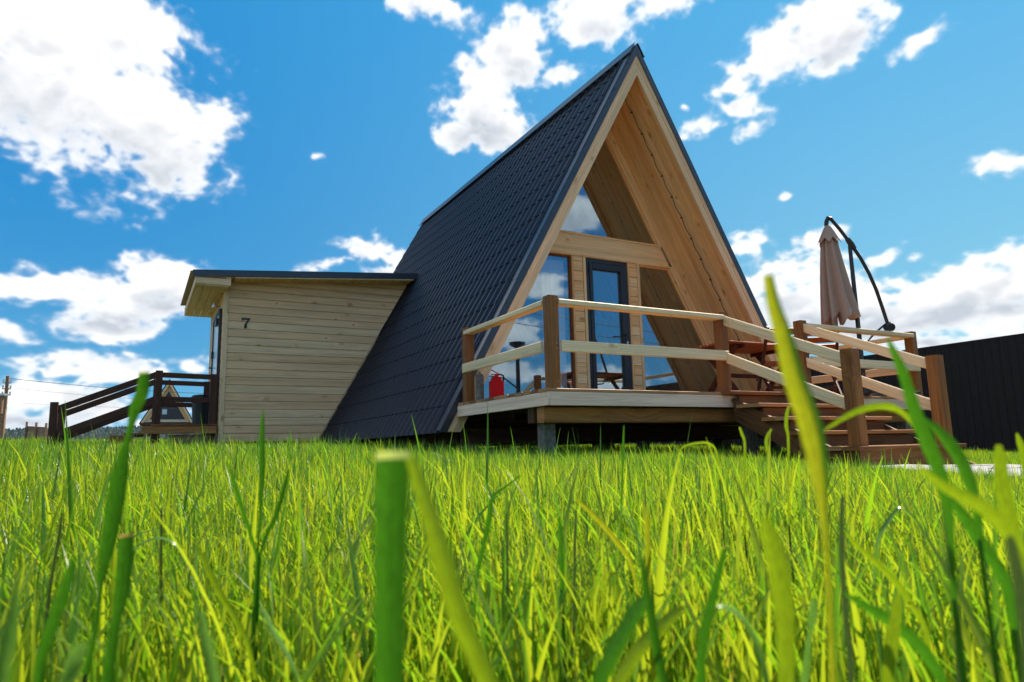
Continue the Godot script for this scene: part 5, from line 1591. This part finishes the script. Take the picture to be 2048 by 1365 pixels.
	tall_blade("thin arching leaf at the grass edge below the right end of the fascia", "blade_light", 1.0, [[1355, 905, 2], [1370, 892, 5], [1395, 886, 6], [1418, 887, 6], [1434, 905, 4], [1440, 960, 3]], {"tilt": 0.5})
	# a few reddish petals caught in the grass
	var f := thing("pink_flower", "tiny pink flower in the grass right of the centre", "flower")
	var fp := at(1434, 1012, 1.6)
	tube("stem", f, mats.blade_green, [Vector3(fp.x, ground(fp.x, fp.z), fp.z), fp], [0.0012, 0.001], 5)
	for k in 5:
		var pm := MB.new()
		var a := TAU * k / 5.0
		var dv := rgt * cos(a) + upv * sin(a)
		add_slab(pm, [fp, fp + dv * 0.010 + rgt * 0.003, fp + dv * 0.014, fp + dv * 0.010 - rgt * 0.003], fwd * 0.001)
		commit("petal", pm, mats.petal, f)

func build_weeds() -> void:
	# a leafy weed under the deck
	var spots := [[Vector3(-1.43, 0, 1.0), 0.36, "tall leafy weed in the shade under the middle of the deck"], [Vector3(-2.35, 0, 1.35), 0.26, "bushy weed around the foot of the concrete pile"], [Vector3(-2.05, 0, 1.15), 0.22, "low weed just right of the concrete pile"]]
	for s in spots:
		var o := thing("weed", s[2], "plant", "weeds under the deck")
		var p: Vector3 = s[0]
		p.y = ground(p.x, p.z)
		o.position = p
		var leaves := MB.new()
		var stems := MB.new()
		for k in 5:
			var d: Vector3 = Vector3(rng.randf_range(-0.3, 0.3), 1, rng.randf_range(-0.3, 0.3)).normalized() * s[1] * rng.randf_range(0.7, 1.0)
			add_tube(stems, [Vector3.ZERO, d * 0.5, d], [0.004, 0.003, 0.001], 5)
			for j in 26:
				var q: Vector3 = d * rng.randf_range(0.2, 1.0)
				var a := rng.randf() * TAU
				var out := Vector3(cos(a), rng.randf_range(-0.4, 0.5), sin(a)) * rng.randf_range(0.02, 0.045)
				var sd := out.cross(Vector3.UP).normalized() * 0.011
				leaves.quad(q, q + out * 0.5 + sd, q + out, q + out * 0.5 - sd, Vector3.UP)
		commit("stems", stems, mats.blade_dark, o)
		commit("leaves", leaves, mats.forest_leaf, o)
	var pl := MB.new()
	add_board(pl, Vector3(-2.75, -0.50, -0.9), Vector3(-2.75, -0.49, -1.6), 0.16, 0.05, Vector3.UP, 0.004)
	tag(commit("orange_plank", pl, mats.orange, self), "short bright orange plank lying under the left eave", "plank")

func _ready() -> void:
	rng.seed = 2024
	bump_noise.seed = 3
	bump_noise.frequency = 0.05
	fwd = Vector3(sin(YAW) * cos(PITCH), sin(PITCH), -cos(YAW) * cos(PITCH))
	var r0 := Vector3(cos(YAW), 0, sin(YAW))
	var u0 := r0.cross(fwd)
	rgt = r0 * cos(ROLL) + u0 * sin(ROLL)
	upv = u0 * cos(ROLL) - r0 * sin(ROLL)
	var cam := Camera3D.new()
	cam.name = "camera"
	cam.fov = rad_to_deg(2.0 * atan(682.5 / FPX))
	cam.near = 0.02
	cam.far = 6000.0
	cam.transform = Transform3D(Basis(rgt, upv, -fwd), EYE)
	cam.current = true
	add_child(cam)
	var lens := CameraAttributesPhysical.new()
	lens.frustum_focal_length = 35.0
	lens.exposure_aperture = 14.0
	lens.frustum_focus_distance = 4.0
	var env := Environment.new()
	env.background_mode = Environment.BG_SKY
	env.sky = Sky.new()
	var pano := PanoramaSkyMaterial.new()
	pano.panorama = make_sky()
	env.sky.sky_material = pano
	env.background_energy_multiplier = 1.15
	env.tonemap_mode = Environment.TONE_MAPPER_LINEAR
	env.tonemap_exposure = 1.95
	env.fog_enabled = true
	env.fog_density = 0.00011
	env.fog_light_color = Color(0.80, 0.88, 0.95)
	env.sdfgi_enabled = true
	env.ssao_enabled = true
	env.ssil_enabled = true
	var we := WorldEnvironment.new()
	we.name = "world_environment"
	we.environment = env
	we.camera_attributes = lens
	add_child(we)
	var sun := DirectionalLight3D.new()
	sun.name = "sun"
	sun.light_energy = 1.3
	sun.light_color = Color(1.0, 0.955, 0.88)
	sun.light_angular_distance = 0.5
	sun.shadow_enabled = true
	sun.look_at_from_position(sun_dir * 50.0, Vector3.ZERO, Vector3.UP)
	add_child(sun)
	make_materials()

	build_ground()
	build_hills()
	var h := thing("a_frame_cabin", "wooden A-frame cabin with dark metal roof, glazed front and cream annex numbered 7", "cabin")
	build_roof(h)
	build_front(h)
	build_annex(h)
	build_deck()
	build_porch()
	build_fence()
	build_path()
	build_far_cabin()
	wattle_fence("low weathered board fence left of the porch's lowest post", at(52, 888, 30.0) - Vector3(0, 0.12, 0), at(91, 892, 29.0) - Vector3(0, 0.12, 0), 0.95)
	wattle_fence("weathered board fence cut by the left edge beside the utility pole", at(-40, 900, 30.0) - Vector3(0, 0.4, 0), at(4, 896, 30.0) - Vector3(0, 0.4, 0), 1.95)
	build_poles()
	build_umbrella()
	build_table()
	folding_chair("folding wooden chair whose dark back leg crosses in front of the garden table", Vector3(0.95, 0, 1.18), 2.7)
	folding_chair("folding wooden chair beside the top of the stairs' right handrail", Vector3(1.44, 0, 1.27), 2.45)
	build_extinguisher()
	build_string_lights()
	build_weeds()
	build_grass()
	build_blades()
